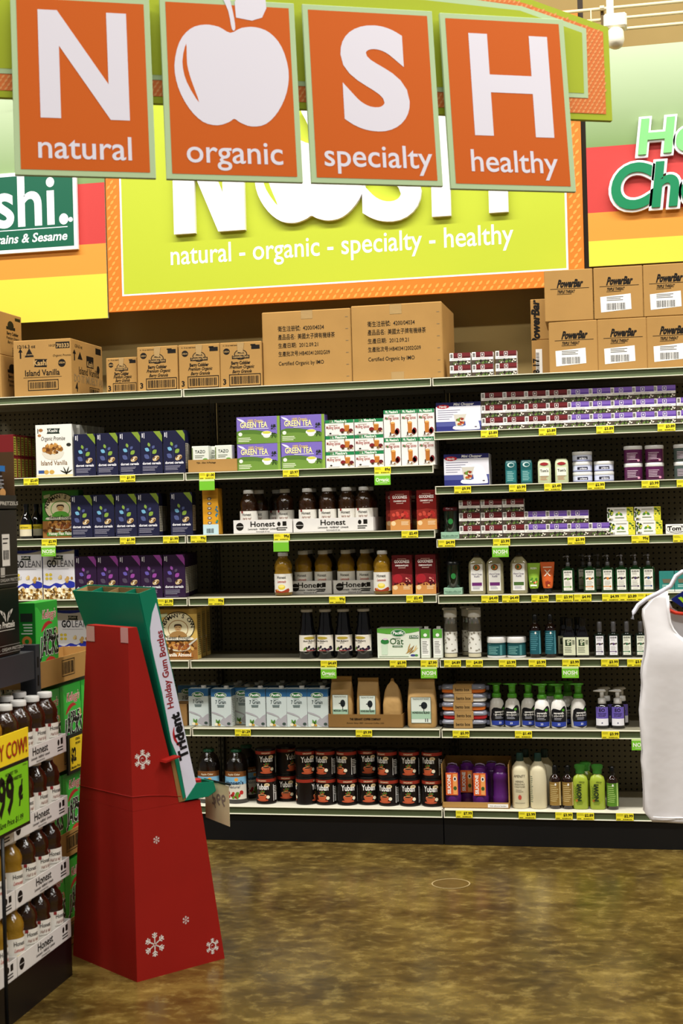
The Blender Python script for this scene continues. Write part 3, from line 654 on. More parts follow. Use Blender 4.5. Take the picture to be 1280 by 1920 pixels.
SN.row(sp1, Z1, '# navy cereal box counted from the white cereal bowl box', 'navy cereal boxes on the higher shelf')
SN.row([(310, 351, .15), (268, 308, .15), (312, 353, .30)], Z1, '# navy cereal box in shadow behind the upper front row', 'navy cereal boxes behind the front row')
SN.row([(134, 174), (175, 215), (217, 257), (258, 299)], Z2, '# navy cereal box counted from the green portrait cereal box', 'navy cereal boxes on the lower shelf')
SN.row([(321, 361)], Z2, 'single navy cereal box standing apart from its row', y=.05)
SN.row([(264, 304, .15), (268, 308, .26)], Z2, '# navy cereal box hidden behind the lower front row', 'navy cereal boxes behind the lower row')
SPL.row([(142, 182), (183, 223), (224, 264), (265, 305), (307, 348)], Z3, '# dark plum cereal box counted from the white fibre cereal boxes', 'plum cereal boxes')
SPL.row([(313, 353, .12), (317, 357, .19), (321, 361, .26), (325, 365, .33)], Z3, '# dark plum cereal box behind the end of the plum row', 'plum cereal boxes behind the front row')
w, h = dim(68, 136, 796, Z1); a = Art(); u = w/100
a.poly([(-19*u, h*.83), (17*u, h*.825), (15*u, h*.87), (18*u, h*.925), (-18*u, h*.93), (-15*u, h*.88)], '#16251b', 1); a.text('Kashi', -1*u, h*.858, .021, '#f0ede4', 2, bold=.015, fit=24*u); a.text('Organic Promise', -2*u, h*.70, .028, '#3a2b1c', 2, shear=.15, fit=66*u)
a.poly(smooth_poly([(-30*u, h*.5), (25*u, h*.5), (20*u, h*.37), (5*u, h*.335), (-14*u, h*.34), (-27*u, h*.39)], 3), '#d8d2c2', 1); a.blobs(-3*u, h*.54, 26*u, h*.085, 60, 5*u, ['#8a5a26', '#c08a42', '#5f3712', '#dcb070'], 2)
a.text('Island Vanilla', 0, h*.23, .032, '#7a5526', 2, bold=.005, fit=72*u); a.rect(-50*u, 0, 100*u, h*.05, '#d9c79a', 1); a.rect(-44*u, h*.075, 16*u, h*.06, '#2f4a86', 2); a.ell(-22*u, h*.10, 7*u, h*.04, '#c39a4a', 2); a.ell(-7*u, h*.10, 7*u, h*.04, '#c39a4a', 2)
for r in (.5, 1.2, 2., 2.7): a.leaf(33*u+8*u*math.cos(r), h*.07+h*.05*math.sin(r), 12*u, h*.014, r, '#2a2a1c', 2)
a.ell(41*u, h*.61, 6.5*u, h*.033, '#2a2a22', 2); a.ell(-35*u, h*.9, 6*u, h*.03, '#a06a3a', 2); a.ell(-39*u, h*.80, 5*u, h*.025, '#b07a4a', 2); a.rect(-44*u, h*.84, 2*u, h*.09, '#2a2218', 2)
KS = pack('cereal_box', 'cereal', w, .06, h, M('cereal_white', '#e9e6dc', rough=.4), a)
KS.row([(68, 137)], Z1, 'white cereal box with a bowl of cereal and brown lettering')
KS.row([(84, 152, .11), (97, 166, .18), (110, 178, .25), (123, 190, .32)], Z1, '# white cereal box hidden behind the white cereal bowl box', 'white cereal boxes behind the navy row')
def portrait_box(w, h, c1, c2, flavour, d=.06):
    a = Art(); u = w/100
    a.rect(-50*u, 0, 100*u, h*.36, '#9c6a34', 1); a.blobs(0, h*.19, 48*u, h*.15, 70, 6*u, ['#b57a35', '#7a4a1a', '#d7a860', '#55300f', '#c98f4a'], 2)
    a.poly(smooth_poly([(-50*u, h*.38), (-20*u, h*.36), (20*u, h*.40), (50*u, h*.37), (50*u, h*.44), (-50*u, h*.44)], 2), c1, 1.5)
    a.ell(0, h*.65, 44*u, h*.30, '#2e2a18', 3, 24); a.ell(0, h*.65, 42*u, h*.285, '#efe4bb', 4, 24); a.ell(0, h*.60, 27*u, h*.185, c2, 5, 20); a.ell(0, h*.60, 25*u, h*.17, '#efe4bb', 6, 20)
    for i, ch in enumerate("NEWMAN'S OWN"):
        t = math.radians(168-i*14.2); a.text(ch, 34*u*math.cos(t), h*.62+h*.215*math.sin(t), .027, '#221d10', 7, bold=.015, rot=t-math.pi/2)
    a.poly(smooth_poly([(-22*u, h*.45), (-17*u, h*.53), (-6*u, h*.56), (6*u, h*.56), (17*u, h*.53), (22*u, h*.45)], 3), c2, 8); a.ell(0, h*.625, 9*u, h*.065, '#d8b078', 9, 14); a.poly(smooth_poly([(-10*u, h*.63), (-9*u, h*.69), (0, h*.705), (9*u, h*.69), (10*u, h*.63), (6*u, h*.665), (-6*u, h*.665)], 3), '#4a3520', 10)
    a.rect(-6*u, h*.63, 3*u, h*.008, '#3a2a18', 10); a.rect(3*u, h*.63, 3*u, h*.008, '#3a2a18', 10); a.rect(-4*u, h*.592, 8*u, h*.008, '#8a4a3a', 10)
    a.poly([(-38*u, h*.435), (38*u, h*.435), (42*u, h*.40), (36*u, h*.385), (-36*u, h*.385), (-42*u, h*.40)], '#efe9d6', 11); a.text('Sweet Enough', 0, h*.40, .024, '#2a2418', 12, shear=.2, bold=.01, fit=62*u); a.rect(-30*u, h*.365, 60*u, h*.018, '#2a2418', 11)
    a.ell(2*u, h*.235, 30*u, h*.075, '#d9cdb4', 5, 18); a.blobs(2*u, h*.25, 24*u, h*.06, 34, 5*u, ['#a8662a', '#6a3a14', '#cf9650', '#8a4a2a'], 6); a.poly([(28*u, h*.26), (50*u, h*.40), (50*u, h*.43), (24*u, h*.29)], '#cfc8b8', 7)
    a.rect(-38*u, h*.045, 76*u, h*.07, c1 if c1 != '#d6b25c' else '#a5642a', 8); a.text(flavour, 0, h*.062, .022, '#f4efe0', 9, bold=.03, fit=66*u); a.poly([(-46*u, h*.90), (-28*u, h*.93), (-27*u, h*.86), (-45*u, h*.83)], '#cfd3a8', 3)
    b = Art(); b.rect(-d*.42, h*.08, d*.84, h*.84, P('#b39a5a' if c1 == '#d6b25c' else '#3f7a2c'), 1); b.lines(-d*.36, h*.85, d*.7, 20, h*.04, h*.012, '#5a4420', 2)
    return pack('cereal_box', 'cereal', w, d, h, M('cereal_'+c1, c1, rough=.4), a, b)
w, h = dim(77, 146, 919, Z2); portrait_box(w, h, '#3f8c2c', '#5fae3c', 'Honey Flax Flakes').row([(80, 150)], Z2, 'green cereal box with a round portrait medallion and cereal bowl', y=.092)
w, h = dim(300, 371, 1142, Z4); NB = portrait_box(w, h, '#d6b25c', '#a8804a', 'Vanilla Almond')
NB.row([(300, 371)], Z4, 'golden cereal box with a round portrait medallion and spoon'); NB.row([(309, 380, .13), (318, 389, .20)], Z4, '# golden cereal box hidden behind the front one', 'golden cereal boxes behind the front one')
def lean(w, h, d=.06):
    a = Art(); u = w/100
    a.poly(smooth_poly([(-50*u, h), (-50*u, h*.955), (-10*u, h*.935), (25*u, h*.96), (50*u, h*.995), (50*u, h)], 2), '#27359a', 1); a.poly([(-18*u, h*.81), (16*u, h*.80), (13*u, h*.84), (15*u, h*.885), (-16*u, h*.89), (-13*u, h*.84)], '#16251b', 2); a.text('Kashi', -1*u, h*.835, .015, '#efece4', 3, bold=.01, fit=20*u)
    a.text('GO', -22*u, h*.655, .046, '#26242a', 2, bold=.035, fit=30*u); a.text('LEAN', 21*u, h*.655, .046, '#4c4a52', 2, fit=50*u); a.rect(-34*u, h*.61, 66*u, h*.007, '#9a98a0', 2)
    for x, z in ((-38, .50), (-26, .50), (-38, .42), (-26, .42)): a.ell(x*u, h*z, 5*u, h*.03, '#d8bf3c', 2)
    a.rect(-50*u, 0, 100*u, h*.22, '#d6c49a', 1); a.blobs(0, h*.11, 49*u, h*.12, 110, 5*u, ['#c9a25c', '#8a6428', '#efe0ba', '#5c3f18', '#fff2d4'], 3)
    a.poly(smooth_poly([(-50*u, h*.24), (-30*u, h*.22), (-15*u, h*.28), (0, h*.21), (15*u, h*.3), (30*u, h*.22), (50*u, h*.25), (50*u, h*.33), (30*u, h*.37), (10*u, h*.30), (-10*u, h*.33), (-30*u, h*.27), (-50*u, h*.30)], 3), '#28329c', 2)
    a.blobs(20*u, h*.42, 24*u, h*.07, 9, 5*u, ['#c9a25c', '#a8823c', '#e0c88a'], 4)
    b = Art(); b.rect(-d*.45, 0, d*.9, h, '#2a3386', 1); b.lines(-d*.36, h*.85, d*.7, 18, h*.04, h*.012, '#b9bcd6', 2)
    return pack('cereal_box', 'cereal', w, d, h, M('lean_white', '#dedce0', rough=.4), a, b)
w, h = dim(82, 141, 1031, Z3); GL = lean(w, h); GL.row([(22, 80), (82, 141)], Z3, '# white fibre cereal box before the plum cereal boxes', 'white fibre cereal boxes beside the plum ones')
GL.row([(110, 168)], Z4, 'white fibre cereal box above the brown cut carton', y=.06)
# red and yellow boxes at the far left
w, h = dim(20, 33, 810, Z1, .05); a = Art(); u = .10
a.rect(-.05, 0, .1, h*.47, '#8f8430', 1); a.rect(-.042, h*.06, .07, h*.36, '#a3983c', 2); a.lines(-.035, h*.40, .055, 6, .012, .004, '#4a4418', 3)
gb = pack('granola_box', 'cereal', .10, .035, h*.47, M('granola_red', '#6e1a1c', rough=.4), None, Art().rect(-.015, .006, .03, h*.40, '#9c9238', 1).lines(-.012, h*.37, .022, 9, .011, .004, '#3f3a16', 2))
for i in range(6):
    for lv in range(2): gb.put((xat(15+i*.1, Z1, .03)-.02, .05+i*.042, Z1+lv*(h*.475)), '%s dark red granola box, %s layer, beside the white cereal bowl box' % (ORD[i], ('lower', 'upper')[lv]), 'dark red granola boxes in two layers')
# ---------- teas
w, h = dim(360, 391, 834, Z1)
trw, _ = dim(353, 444, 864, Z1); CT = Kind('cut_carton', 'carton', trw, .14, .055)
def open_tray(w, d, h, mat, t=.003, back=None):
    back = back or h
    return join([box(w, d, t, mat, 0), box(w, t, h, mat, 0, 0, -d/2+t/2), box(w, t, back, mat, 0, 0, d/2-t/2), box(t, d-2*t, h, mat, 0, -w/2+t/2, 0), box(t, d-2*t, h, mat, 0, w/2-t/2, 0)])
CT.add('tray', open_tray(trw, .14, .058, CARD)); CT.add('printed_front', Art().text('TEA - 20ct / 8 Package', -.03, .040, .010, INK, 1, bold=.02).front(.14), 0)
CT.row([(353, 444)], Z1, 'low brown cut carton holding small white tea boxes', y=.02)
a = Art(); a.text('TAZO', 0, .085, .020, '#3a4038', 2, bold=.01, fit=w*.62); a.lines(-w*.32, .072, w*.6, 2, .008, .003, '#7a8272', 2); a.ell(w*.3, .055, .012, .006, '#5c9a3a', 2); a.rect(-w/2, .0, .005, .11, '#6c7a4a', 1)
tz = pack('tea_box', 'tea', w, .05, .118, M('tea_white', '#d9dcd0', rough=.45), a)
tz.row([(361, 391), (404, 435)], Z1+.0035, '# small white tea box at the front of the cut carton', 'small white tea boxes in the cut carton', y=.035); tz.row([(384, 414)], Z1+.0035, 'small white tea box set back in the cut carton', y=.092)
w, _ = dim(445, 527, 880, Z1); h = (zat(530, 778, .03)-Z1)/2*.985; a = Art(); u = w/100
a.poly(smooth_poly([(-50*u, h*.46), (-20*u, h*.52), (10*u, h*.46), (50*u, h*.30), (50*u, 0), (-50*u, 0)], 2), '#52742c', 1); a.poly(smooth_poly([(-50*u, h*.30), (-10*u, h*.36), (50*u, h*.18), (50*u, 0), (-50*u, 0)], 2), '#6a8c38', 1.5)
a.text('GREEN TEA', -10*u, h*.60, .036, '#e8e2a0', 3, bold=.025, fit=62*u); a.text('100% Organic', -6*u, h*.80, .018, '#e8c860', 3, bold=.01, fit=34*u); a.ell(19*u, h*.36, 12*u, h*.10, '#efece6', 3, 14); a.ell(19*u, h*.40, 10*u, h*.05, '#c9c84a', 4, 12); a.ell(19*u, h*.27, 8*u, h*.07, '#e6e2da', 2.5)
a.rect(43*u, 0, 7*u, h, '#7fa03c', 2); a.text('綠', 35*u, h*.52, .026, '#1e2a14', 3, bold=.02); a.text('茶', 35*u, h*.20, .026, '#1e2a14', 3, bold=.02); a.lines(-46*u, h*.2, 34*u, 3, h*.06, h*.025, '#dfe6c8', 3); a.ell(-41*u, h*.36, 4.5*u, h*.07, '#e6ecd8', 3)
a.poly(smooth_poly([(-48*u, h*.95), (-36*u, h*.90), (-30*u, h*.80), (-40*u, h*.84)], 3), '#dcd8ec', 3); a.rect(-20*u, h*.54, 44*u, h*.025, '#dcd8f0', 3)
GT = pack('green_tea_box', 'tea', w*.99, .07, h, M('tea_violet', '#7a68b8', rough=.35), a)
for lv in range(2): GT.row([(445, 527), (528, 610)], Z1+lv*.0006, '@ layer violet green tea box, # one from the cut carton of tea', 'green tea boxes', lev=lv)
def mulling(w, h, d, tall):
    a = Art(); u = w/100; tx = 0 if tall else -22*u; gx = 5*u if tall else 26*u; gz = h*(.30 if tall else .40); gs = 1.5 if tall else 1
    a.rect(-50*u, h*.80 if not tall else h*.86, 100*u, h*.2 if not tall else h*.14, '#1d7a45', 1); a.text("Mt. Meadow's", -4*u if not tall else 0, h*(.835 if not tall else .885), .017, '#e9f0e4', 2, bold=.03, fit=(58 if not tall else 78)*u)
    a.text('Mulling Spices', tx, h*(.44 if not tall else .66), .020, '#a8504a', 2, bold=.01, fit=(48 if not tall else 84)*u); a.rect(tx-16*u, h*(.66 if not tall else .78), 32*u, h*.03, '#b9a89a', 2)
    a.poly([(gx-9*u*gs, gz+h*.24), (gx+9*u*gs, gz+h*.24), (gx+8*u*gs, gz-h*.14), (gx-8*u*gs, gz-h*.14)], '#b8702a', 3); a.ell(gx, gz+h*.24, 9*u*gs, h*.035, '#e0a860', 4); a.rect(gx-10*u*gs, gz+h*.2, 3*u, h*.22, '#7a4a20', 3.5)
    a.ell(gx-16*u*(1 if not tall else .0)+(28*u if tall else 0), gz-h*.06, 9*u*gs, h*(.13 if not tall else .11), '#7c1f22', 5); a.ell(gx+14*u*(1 if not tall else 1.6), gz-h*.1, 8*u*gs, h*(.13 if not tall else .10), '#5e1418', 5); a.blobs(gx, gz-h*.2, 22*u, h*.05, 9, 3.5*u, ['#6a4a22', '#c9b08a', '#3a2412'], 6)
    a.ell(tx-10*u, h*.16, 4*u, h*.05, '#2a2622', 2); a.rect(tx-20*u, h*.05, 40*u, h*.03, '#b0a8a0', 2); a.ell(-30*u, h*(.70 if tall else .93), 6*u, h*(.04 if tall else .07), '#4f7a4a', 3)
    return pack('spice_box', 'spice box', w, d, h, M('spice_white', '#e6e2dc', rough=.4), a)
w, _ = dim(611, 665, 880, Z1); h = (zat(665, 785, .03)-Z1)/3*.985; MW = mulling(w*.985, h, .08, False)
for lv in range(3): MW.row([(611, 665), (666, 720)], Z1+lv*.0005, '@ layer wide mulling spice box, # one after the green teas', 'wide mulling spice boxes', lev=lv)
w, _ = dim(721, 752, 880, Z1); h = (zat(768, 766, .03)-Z1)/2*.985; MT = mulling(w*.985, h, .06, True)
for lv in range(2): MT.row([(721, 752), (753, 784), (785, 816)], Z1+lv*.0005, '@ layer tall mulling spice box, # one after the wide spice boxes', 'tall mulling spice boxes', lev=lv)
MT.row([(730, 761, .20), (763, 794, .20)], Z1, '# tall spice box set back behind the front stack', 'tall spice boxes behind the stack'); MT.row([(755, 786, .26), (790, 821, .26)], Z1+.001, '# tall spice box deep in the shelf behind the stack', 'tall spice boxes deep in the shelf')
MT.row([(755, 786, .26), (790, 821, .26)], Z1+.002, '# dark spice box peeking over the tall front stack', 'spice boxes on top at the back', lev=1)
# ================================================================ bottles, cans, jars
def B(key, hx, **k): return M(key, hx, **{**dict(rough=.08, spec=.6, coat=.5), **k})
TEA = B('dark_tea_glass', '#2a1608', bump=.5, bscale=110); LEMON = B('lemonade_glass', '#96701a', bump=.35, bscale=110, trans=.15)
CAPW = V('#d6d4d0'); BLK = V('#111214'); DARKG = B('black_glass', '#0b0a10')
LBL = M('paper_label', '#e6e2d8', rough=.5)
def honest_label(r, tea):
    a = Art(True); W = 2*math.pi*r; a.rect(-W/2, .016, W, .084, LBL, 0)
    for t in (0, W/2):
        a.text('Honest', t, .078, .019, INK, 1.5, bold=.012, fit=.042)
        if tea:
            a.text('Half & Half', t, .061, .014, '#8a5a4a', 1.5, bold=.01, shear=.2, fit=.040); a.text('Lemonade & Tea', t, .052, .007, '#5a4a3a', 1.5); a.ell(t-.004, .036, .016, .010, '#dcd28a', 1.2); a.leaf(t+.02, .028, .008, .004, .6, '#4f7a3a', 1.4); a.rect(t-.028, .09, .010, .010, '#8a2a2a', 1.4)
        else:
            a.text('Lemonade', t, .060, .016, '#b5483a', 1.5, bold=.015, shear=.25, fit=.040); a.ell(t, .040, .017, .012, '#e3c93c', 1.2); a.ell(t, .044, .013, .007, '#f2e280', 1.4); a.poly(smooth_poly([(t-.033, .016), (t-.033, .030), (t-.015, .024), (t, .021), (t+.015, .026), (t+.033, .034), (t+.033, .016)], 2), '#9a3a20', 1.6); a.ell(t-.02, .026, .006, .004, '#e3a03c', 1.8)
    return a.round(r)
HP = [(.034, 0), (.041, .006), (.041, .104), (.038, .112), (.041, .124), (.0405, .140), (.034, .157), (.024, .169), (.0215, .174), (.0215, .182)]
def honest(tea):
    k = Kind('juice_bottle', 'bottle', .082, .082, .197); k.add('glass', lathe(HP, TEA if tea else LEMON, 20)); k.add('label_wrap', honest_label(.0412, tea), 0)
    k.add('cap', lathe([(.0215, .1795), (.0238, .1805), (.0238, .194), (.022, .197)], CAPW, 20)); return k
HT, HL = honest(True), honest(False)
WPAP = M('tray_white', '#dedad6', rough=.5, noise=.02)
def honest_tray(w, d=.27, h=.062):
    k = Kind('bottle_tray', 'tray', w, d, h); k.add('tray', open_tray(w, d, h, WPAP, .002)); a = Art(); a.text('Honest', 0, h*.50, .034, INK, bold=.018, fit=.115); a.text('Lemonade · Half&Half · Limeade', 0, h*.26, .012, INK, bold=.01, shear=.2, fit=.14); a.text('lemonade & tea', 0, h*.08, .010, INK, shear=.2)
    a.ell(-w/2+.03, h*.52, .018, .018, INK, 1, 16); a.rect(-w/2+.014, h*.5, .032, .002, '#dedad6', 2); a.ell(w/2-.062, h*.66, .008, .010, INK); a.rect(w/2-.045, h*.52, .018, .020, INK); a.lines(w/2-.072, h*.34, .05, 2, .009, .004, INK)
    k.add('printed_front', a.front(d), 0); return k
t1, _ = dim(438, 548, 990, Z2, .02); t2, _ = dim(550, 700, 990, Z2, .02)
honest_tray(t1).row([(438, 548)], Z2, 'white cardboard tray with half its dark tea bottles gone', y=.02); honest_tray(t2).row([(550, 700)], Z2, 'white cardboard tray full of dark tea bottles beside juice cartons', y=.02)
zt = Z2+.0028
HT.row([(444, 482, .024), (517, 546, .06)], zt, '# front bottle of dark tea in the half empty tray', 'dark tea bottles in the half empty tray')
HT.row([(466, 500, .13), (500, 534, .20)], zt, '# back bottle of dark tea in the half empty tray', 'back bottles in the half empty tray')
HT.row([(556, 592), (594, 629), (630, 666), (664, 697)], zt, '# front bottle of dark tea in the full tray', 'dark tea bottles in the full tray', y=.024)
HT.row([(564, 599), (602, 637), (639, 674), (673, 706)], zt, '# back bottle of dark tea in the full tray', 'back row of dark tea bottles', y=.115)
t1, _ = dim(546, 623, 1110, Z3, .03); honest_tray(max(t1, .20)).row([(541, 623)], Z3, 'white cardboard tray behind the single front lemonade bottle', y=.115) ; honest_tray(max(t1, .20)).row([(624.5, 706)], Z3, 'white cardboard tray of lemonade bottles next to pomegranate juice', y=.115)
zt = Z3+.0028
HL.row([(548, 584), (587, 620)], zt, '# lemonade bottle standing in the tray behind the single front bottle', 'lemonade bottles in the first tray', y=.12); HL.row([(629, 664), (666, 700)], zt, '# lemonade bottle in the tray next to pomegranate juice', 'lemonade bottles in the second tray', y=.12)
HL.row([(509, 547)], Z3, 'lemonade bottle with yellow label standing alone at the empty shelf end', y=.024); HL.row([(697, 733)], Z3, 'lemonade bottle standing in front of its tray beside pomegranate juice', y=.024)
HT.row([(558, 592), (596, 629), (640, 672), (675, 706)], zt, '# bottle in the back row behind the lemonades', 'back bottles behind the lemonades', y=.215)
# juice cartons
def juice(w, h, d, c, flavour, fruit):
    a = Art(); u = w/100
    a.rect(-50*u, 0, 100*u, h*.30, '#c88a4a', 1); a.poly(smooth_poly([(-50*u, h*.22), (0, h*.30), (50*u, h*.26), (50*u, h*.5), (-50*u, h*.5)], 2), c[1], 1.5)
    a.text('GOODNESS', 0, h*.80, .019, '#f0e4dc', 2, bold=.02, fit=74*u); a.rect(-22*u, h*.90, 44*u, h*.012, '#c9a090', 2); a.text(flavour, 0, h*.715, .010, '#f0e4dc', 2, bold=.02, fit=64*u); a.rect(-18*u, h*.67, 36*u, h*.012, '#d8b8a8', 2)
    if fruit: a.blobs(4*u, h*.38, 38*u, h*.10, 16, 10*u, ['#8e1a1c', '#b52a26', '#6a0f14', '#c84a3a'], 3)
    else: a.ell(-22*u, h*.40, 24*u, h*.12, '#a3202a', 3, 14); a.ell(26*u, h*.36, 22*u, h*.11, '#7a1620', 3, 14); a.blobs(26*u, h*.36, 14*u, h*.07, 16, 5*u, ['#d85a5a', '#3a0a10', '#e89a8a'], 4); a.blobs(0, h*.26, 44*u, h*.03, 12, 5*u, ['#3a0a10', '#5a1018'], 4)
    a.ell(-34*u, h*.17, 12*u, h*.06, '#e6c89a', 2); a.lines(5*u, h*.2, 38*u, 3, h*.035, h*.012, '#f3e2c0', 2)
    b = Art(); b.lines(-d*.35, h*.85, d*.7, 16, h*.045, h*.014, '#c9a090', 1)
    k = pack('juice_carton', 'carton', w, d, h, M('juice_'+c[0], c[0], rough=.3), a, b); return k
w, h = dim(732, 769, 920, Z2); JC = juice(w, h, .065, ('#6e1512', '#8f2a20'), 'CRANBERRY JUICE', True)
JC.row([(732, 769), (782, 819)], Z2, '# cranberry juice carton counted from the dark tea bottles', 'cranberry juice cartons'); JC.row([(724, 761, .11), (748, 785, .20), (785, 822, .12)], Z2, '# cranberry juice carton in the second row', 'cranberry juice cartons at the back')
w, h = dim(736, 774, 1041, Z3); JP = juice(w, h, .065, ('#571013', '#7c1c22'), 'POMEGRANATE JUICE', False)
JP.row([(736, 773), (780, 817)], Z3, '# pomegranate juice carton counted from the lemonade bottles', 'pomegranate juice cartons'); JP.row([(785, 822, .12)], Z3, 'pomegranate juice carton in the back row at the shelf end')
w, h = dim(381, 410, 916, Z2); a = Art(); u = w/100
a.rect(-50*u, 0, 100*u, h*.22, '#bcd6dc', 1); a.rect(-50*u, h*.86, 100*u, h*.14, '#c98a20', 1)
for i in range(6): a.ell(-6*u, h*(.78-.105*i), 13*u, h*.03, '#2a3a6c', 2); a.ell(-6*u, h*(.78-.105*i), 8*u, h*.018, '#e8d8a8', 3)
a.barcode(-28*u, h*.03, 48*u, h*.10, L=2); a.blobs(40*u, h*.4, 8*u, h*.2, 8, 8*u, ['#2f7a9a', '#3f8a4a'], 2)
pack('drink_carton', 'carton', w, .07, h, M('carton_amber', '#d79a28', rough=.3), a).row([(381, 410)], Z2, 'amber drink carton with column of blue dots and barcode')
# tall dark juice bottles
def bottle(name, cat, prof, mat, cap=None, capmat=None, n=20, ex=2., flat=1., h=None):
    R = max(p[0] for p in prof); k = Kind(name, cat, 2*R, 2*R*flat, h or prof[-1][1])
    k.add('bottle', loft([(r, r*flat, z) for r, z in prof], mat, 'bottle', n, ex))
    if cap: k.add('cap', lathe(cap, capmat or BLK, 16))
    return k
w, h = dim(592, 624, 1143, Z4); R = w/2; MB_ = bottle('juice_bottle', 'bottle', [(R*.9, 0), (R, .006), (R, h*.48), (R*.96, h*.55), (R*.78, h*.66), (R*.72, h*.80), (R*.62, h*.93), (R*.6, h*.95)], DARKG, [(R*.66, h*.945), (R*.7, h*.95), (R*.7, h*.995), (R*.64, h)], CAPW)
a = Art(True); a.rect(-R*1.5, h*.15, R*3., h*.33, '#e4ddd0', 0); a.ell(0, h*.42, R*.7, h*.03, '#b09a3a', 1.5); a.text('Black Mulberry', 0, h*.345, .010, INK, 1.5, bold=.02, fit=R*1.5); a.text('JUICE', 0, h*.31, .008, INK, 1.5); a.blobs(R*.3, h*.21, R*.9, h*.05, 12, .007, ['#1a1428', '#2c1a38', '#4a1a2a'], 1.5); a.leaf(-R*.6, h*.2, .010, .005, .8, '#5f8a2a', 2); a.rect(-R*.4, h*.155, R*.9, h*.02, '#8a1f24', 2)
MB_.add('label_wrap', a.round(R), 0)
MB_.row([(557, 590, None, .5), (592, 624, None, -.3), (625, 659, None, 0), (663, 697, None, -.35)], Z4, '# tall black juice bottle with mulberry label from the empty pegboard', 'black mulberry juice bottles')
# oat drink multipack and single cartons
def green_oval(a, x, z, rx, rz): a.ell(x, z, rx, rz, '#eef2ea', 3, 18); a.ell(x, z, rx*.93, rz*.9, '#1d6b34', 4, 18); a.text('Pacific', x, z-rz*.35, rz*1.2, '#f2f4ee', 5, bold=.03, shear=.15, fit=rx*1.5)
w, h = dim(708, 787, 1178, Z4); a = Art(); u = w/100
a.poly(smooth_poly([(-50*u, h), (-50*u, h*.86), (0, h*.80), (50*u, h*.90), (50*u, h)], 2), '#58a03a', 1); green_oval(a, 0, h*.84, 17*u, h*.12); a.text('organic', -4*u, h*.635, .013, '#3a5a34', 2); a.text('Oat', -4*u, h*.47, .040, '#2f5a30', 2, bold=.005); a.rect(-14*u, h*.37, 24*u, h*.06, '#3a6a3a', 2); a.text('ORIGINAL', -2*u, h*.385, .008, '#f2f4ee', 3)
a.rect(26*u, h*.66, 22*u, h*.10, '#2f5f34', 2); a.text('12 PACK', 37*u, h*.685, .012, '#f2f4ee', 3, bold=.02); a.poly([(-40*u, h*.12), (-26*u, h*.12), (-26*u, h*.5), (-40*u, h*.5)], '#c9dcc4', 2); a.ell(-32*u, h*.56, 10*u, h*.09, '#2f7a3a', 3); a.ell(-31*u, h*.64, 6*u, h*.03, '#d8c0d0', 4)
for i in range(7): a.leaf(32*u+(i % 3-1)*7*u, h*(.22+.05*(i//2)), 10*u, h*.02, .5+i*.12, ('#b08a4a', '#8a6428', '#d8bc80')[i % 3], 2+i*.05)
a.ell(34*u, h*.10, 6*u, h*.035, '#3a3f8a', 3); a.ell(42*u, h*.10, 4*u, h*.035, '#4a8a4a', 3); a.rect(-46*u, h*.05, 70*u, h*.02, '#8a9a80', 2)
pack('oat_drink_box', 'carton', w, .10, h, M('oat_pale', '#dfe6d4', rough=.4), a).row([(708, 787)], Z4, 'pale green multipack box of oat drink with green oval logo')
w, h = dim(789, 806, 1180, Z4); a = Art(); a.rect(-w/2, h*.70, w, h*.3, '#58a03a', 1); a.rect(-w*.4, h*.1, w*.8, h*.52, '#f0f0ea', 1); a.lines(-w*.34, h*.56, w*.66, 8, h*.055, h*.02, '#5a5a55', 2); a.ell(0, h*.8, w*.2, h*.06, '#eef2ea', 2)
ok_ = pack('drink_carton', 'carton', w, .045, h, M('oat_white', '#dfe4d8', rough=.4), a); ok_.add('cap', box(w*.45, .012, .012, CAPW, .001, w*.1, -.008, h+.0002))
ok_.row([(789, 807), (812, 830)], Z4, '# little drink carton beside the oat drink multipack', 'little oat drink cartons')
# grain drink cartons
ZG = SL[1]
w, h = dim(500, 538, 1292, ZG); a = Art(); u = w/100
a.rect(-50*u, h*.80, 100*u, h*.20, '#2c5f8c', 1); green_oval(a, -2*u, h*.84, 30*u, h*.075); a.text('organic', -2*u, h*.71, .009, '#4a5a5a', 2); a.text('7 Grain', -2*u, h*.61, .024, '#34484c', 2, bold=.01, fit=52*u); a.rect(-20*u, h*.555, 36*u, h*.025, '#6a7a7a', 2); a.rect(-18*u, h*.515, 32*u, h*.03, '#6a7a7a', 2)
a.poly(smooth_poly([(-50*u, h*.40), (-20*u, h*.36), (10*u, h*.28), (20*u, h*.22), (50*u, h*.34), (50*u, h*.05), (20*u, h*.02), (-10*u, h*.12), (10*u, h*.24), (-20*u, h*.31), (-50*u, h*.37)], 2), '#a9a6ac', 2); a.leaf(-22*u, h*.12, 16*u, h*.03, 1.9, '#5a8a3a', 3); a.leaf(-14*u, h*.12, 15*u, h*.03, 1.2, '#4a7a2a', 3); a.ell(-26*u, h*.06, 9*u, h*.04, '#ece4c8', 4); a.ell(-12*u, h*.05, 8*u, h*.03, '#c9983c', 4); a.ell(36*u, h*.08, 9*u, h*.04, '#3a4a44', 3)
b = Art(); b.rect(-.03, 0, .06, h*.8, '#d8dcd8', 1); b.lines(-.025, h*.7, .05, 14, h*.045, h*.014, '#7a8484', 2); b.rect(-.03, h*.8, .06, h*.2, '#2c5f8c', 1)
G7 = pack('grain_drink_carton', 'carton', w, .062, h, M('grain_pale', '#c9d4d2', rough=.35), a, b); G7.add('cap', lathe([(.011, h+.0002), (.012, h+.002), (.012, h+.011), (.010, h+.012)], CAPW, 14)); G7.parts[-1][1].transform(Matrix.Translation((w*.2, -.005, 0)))
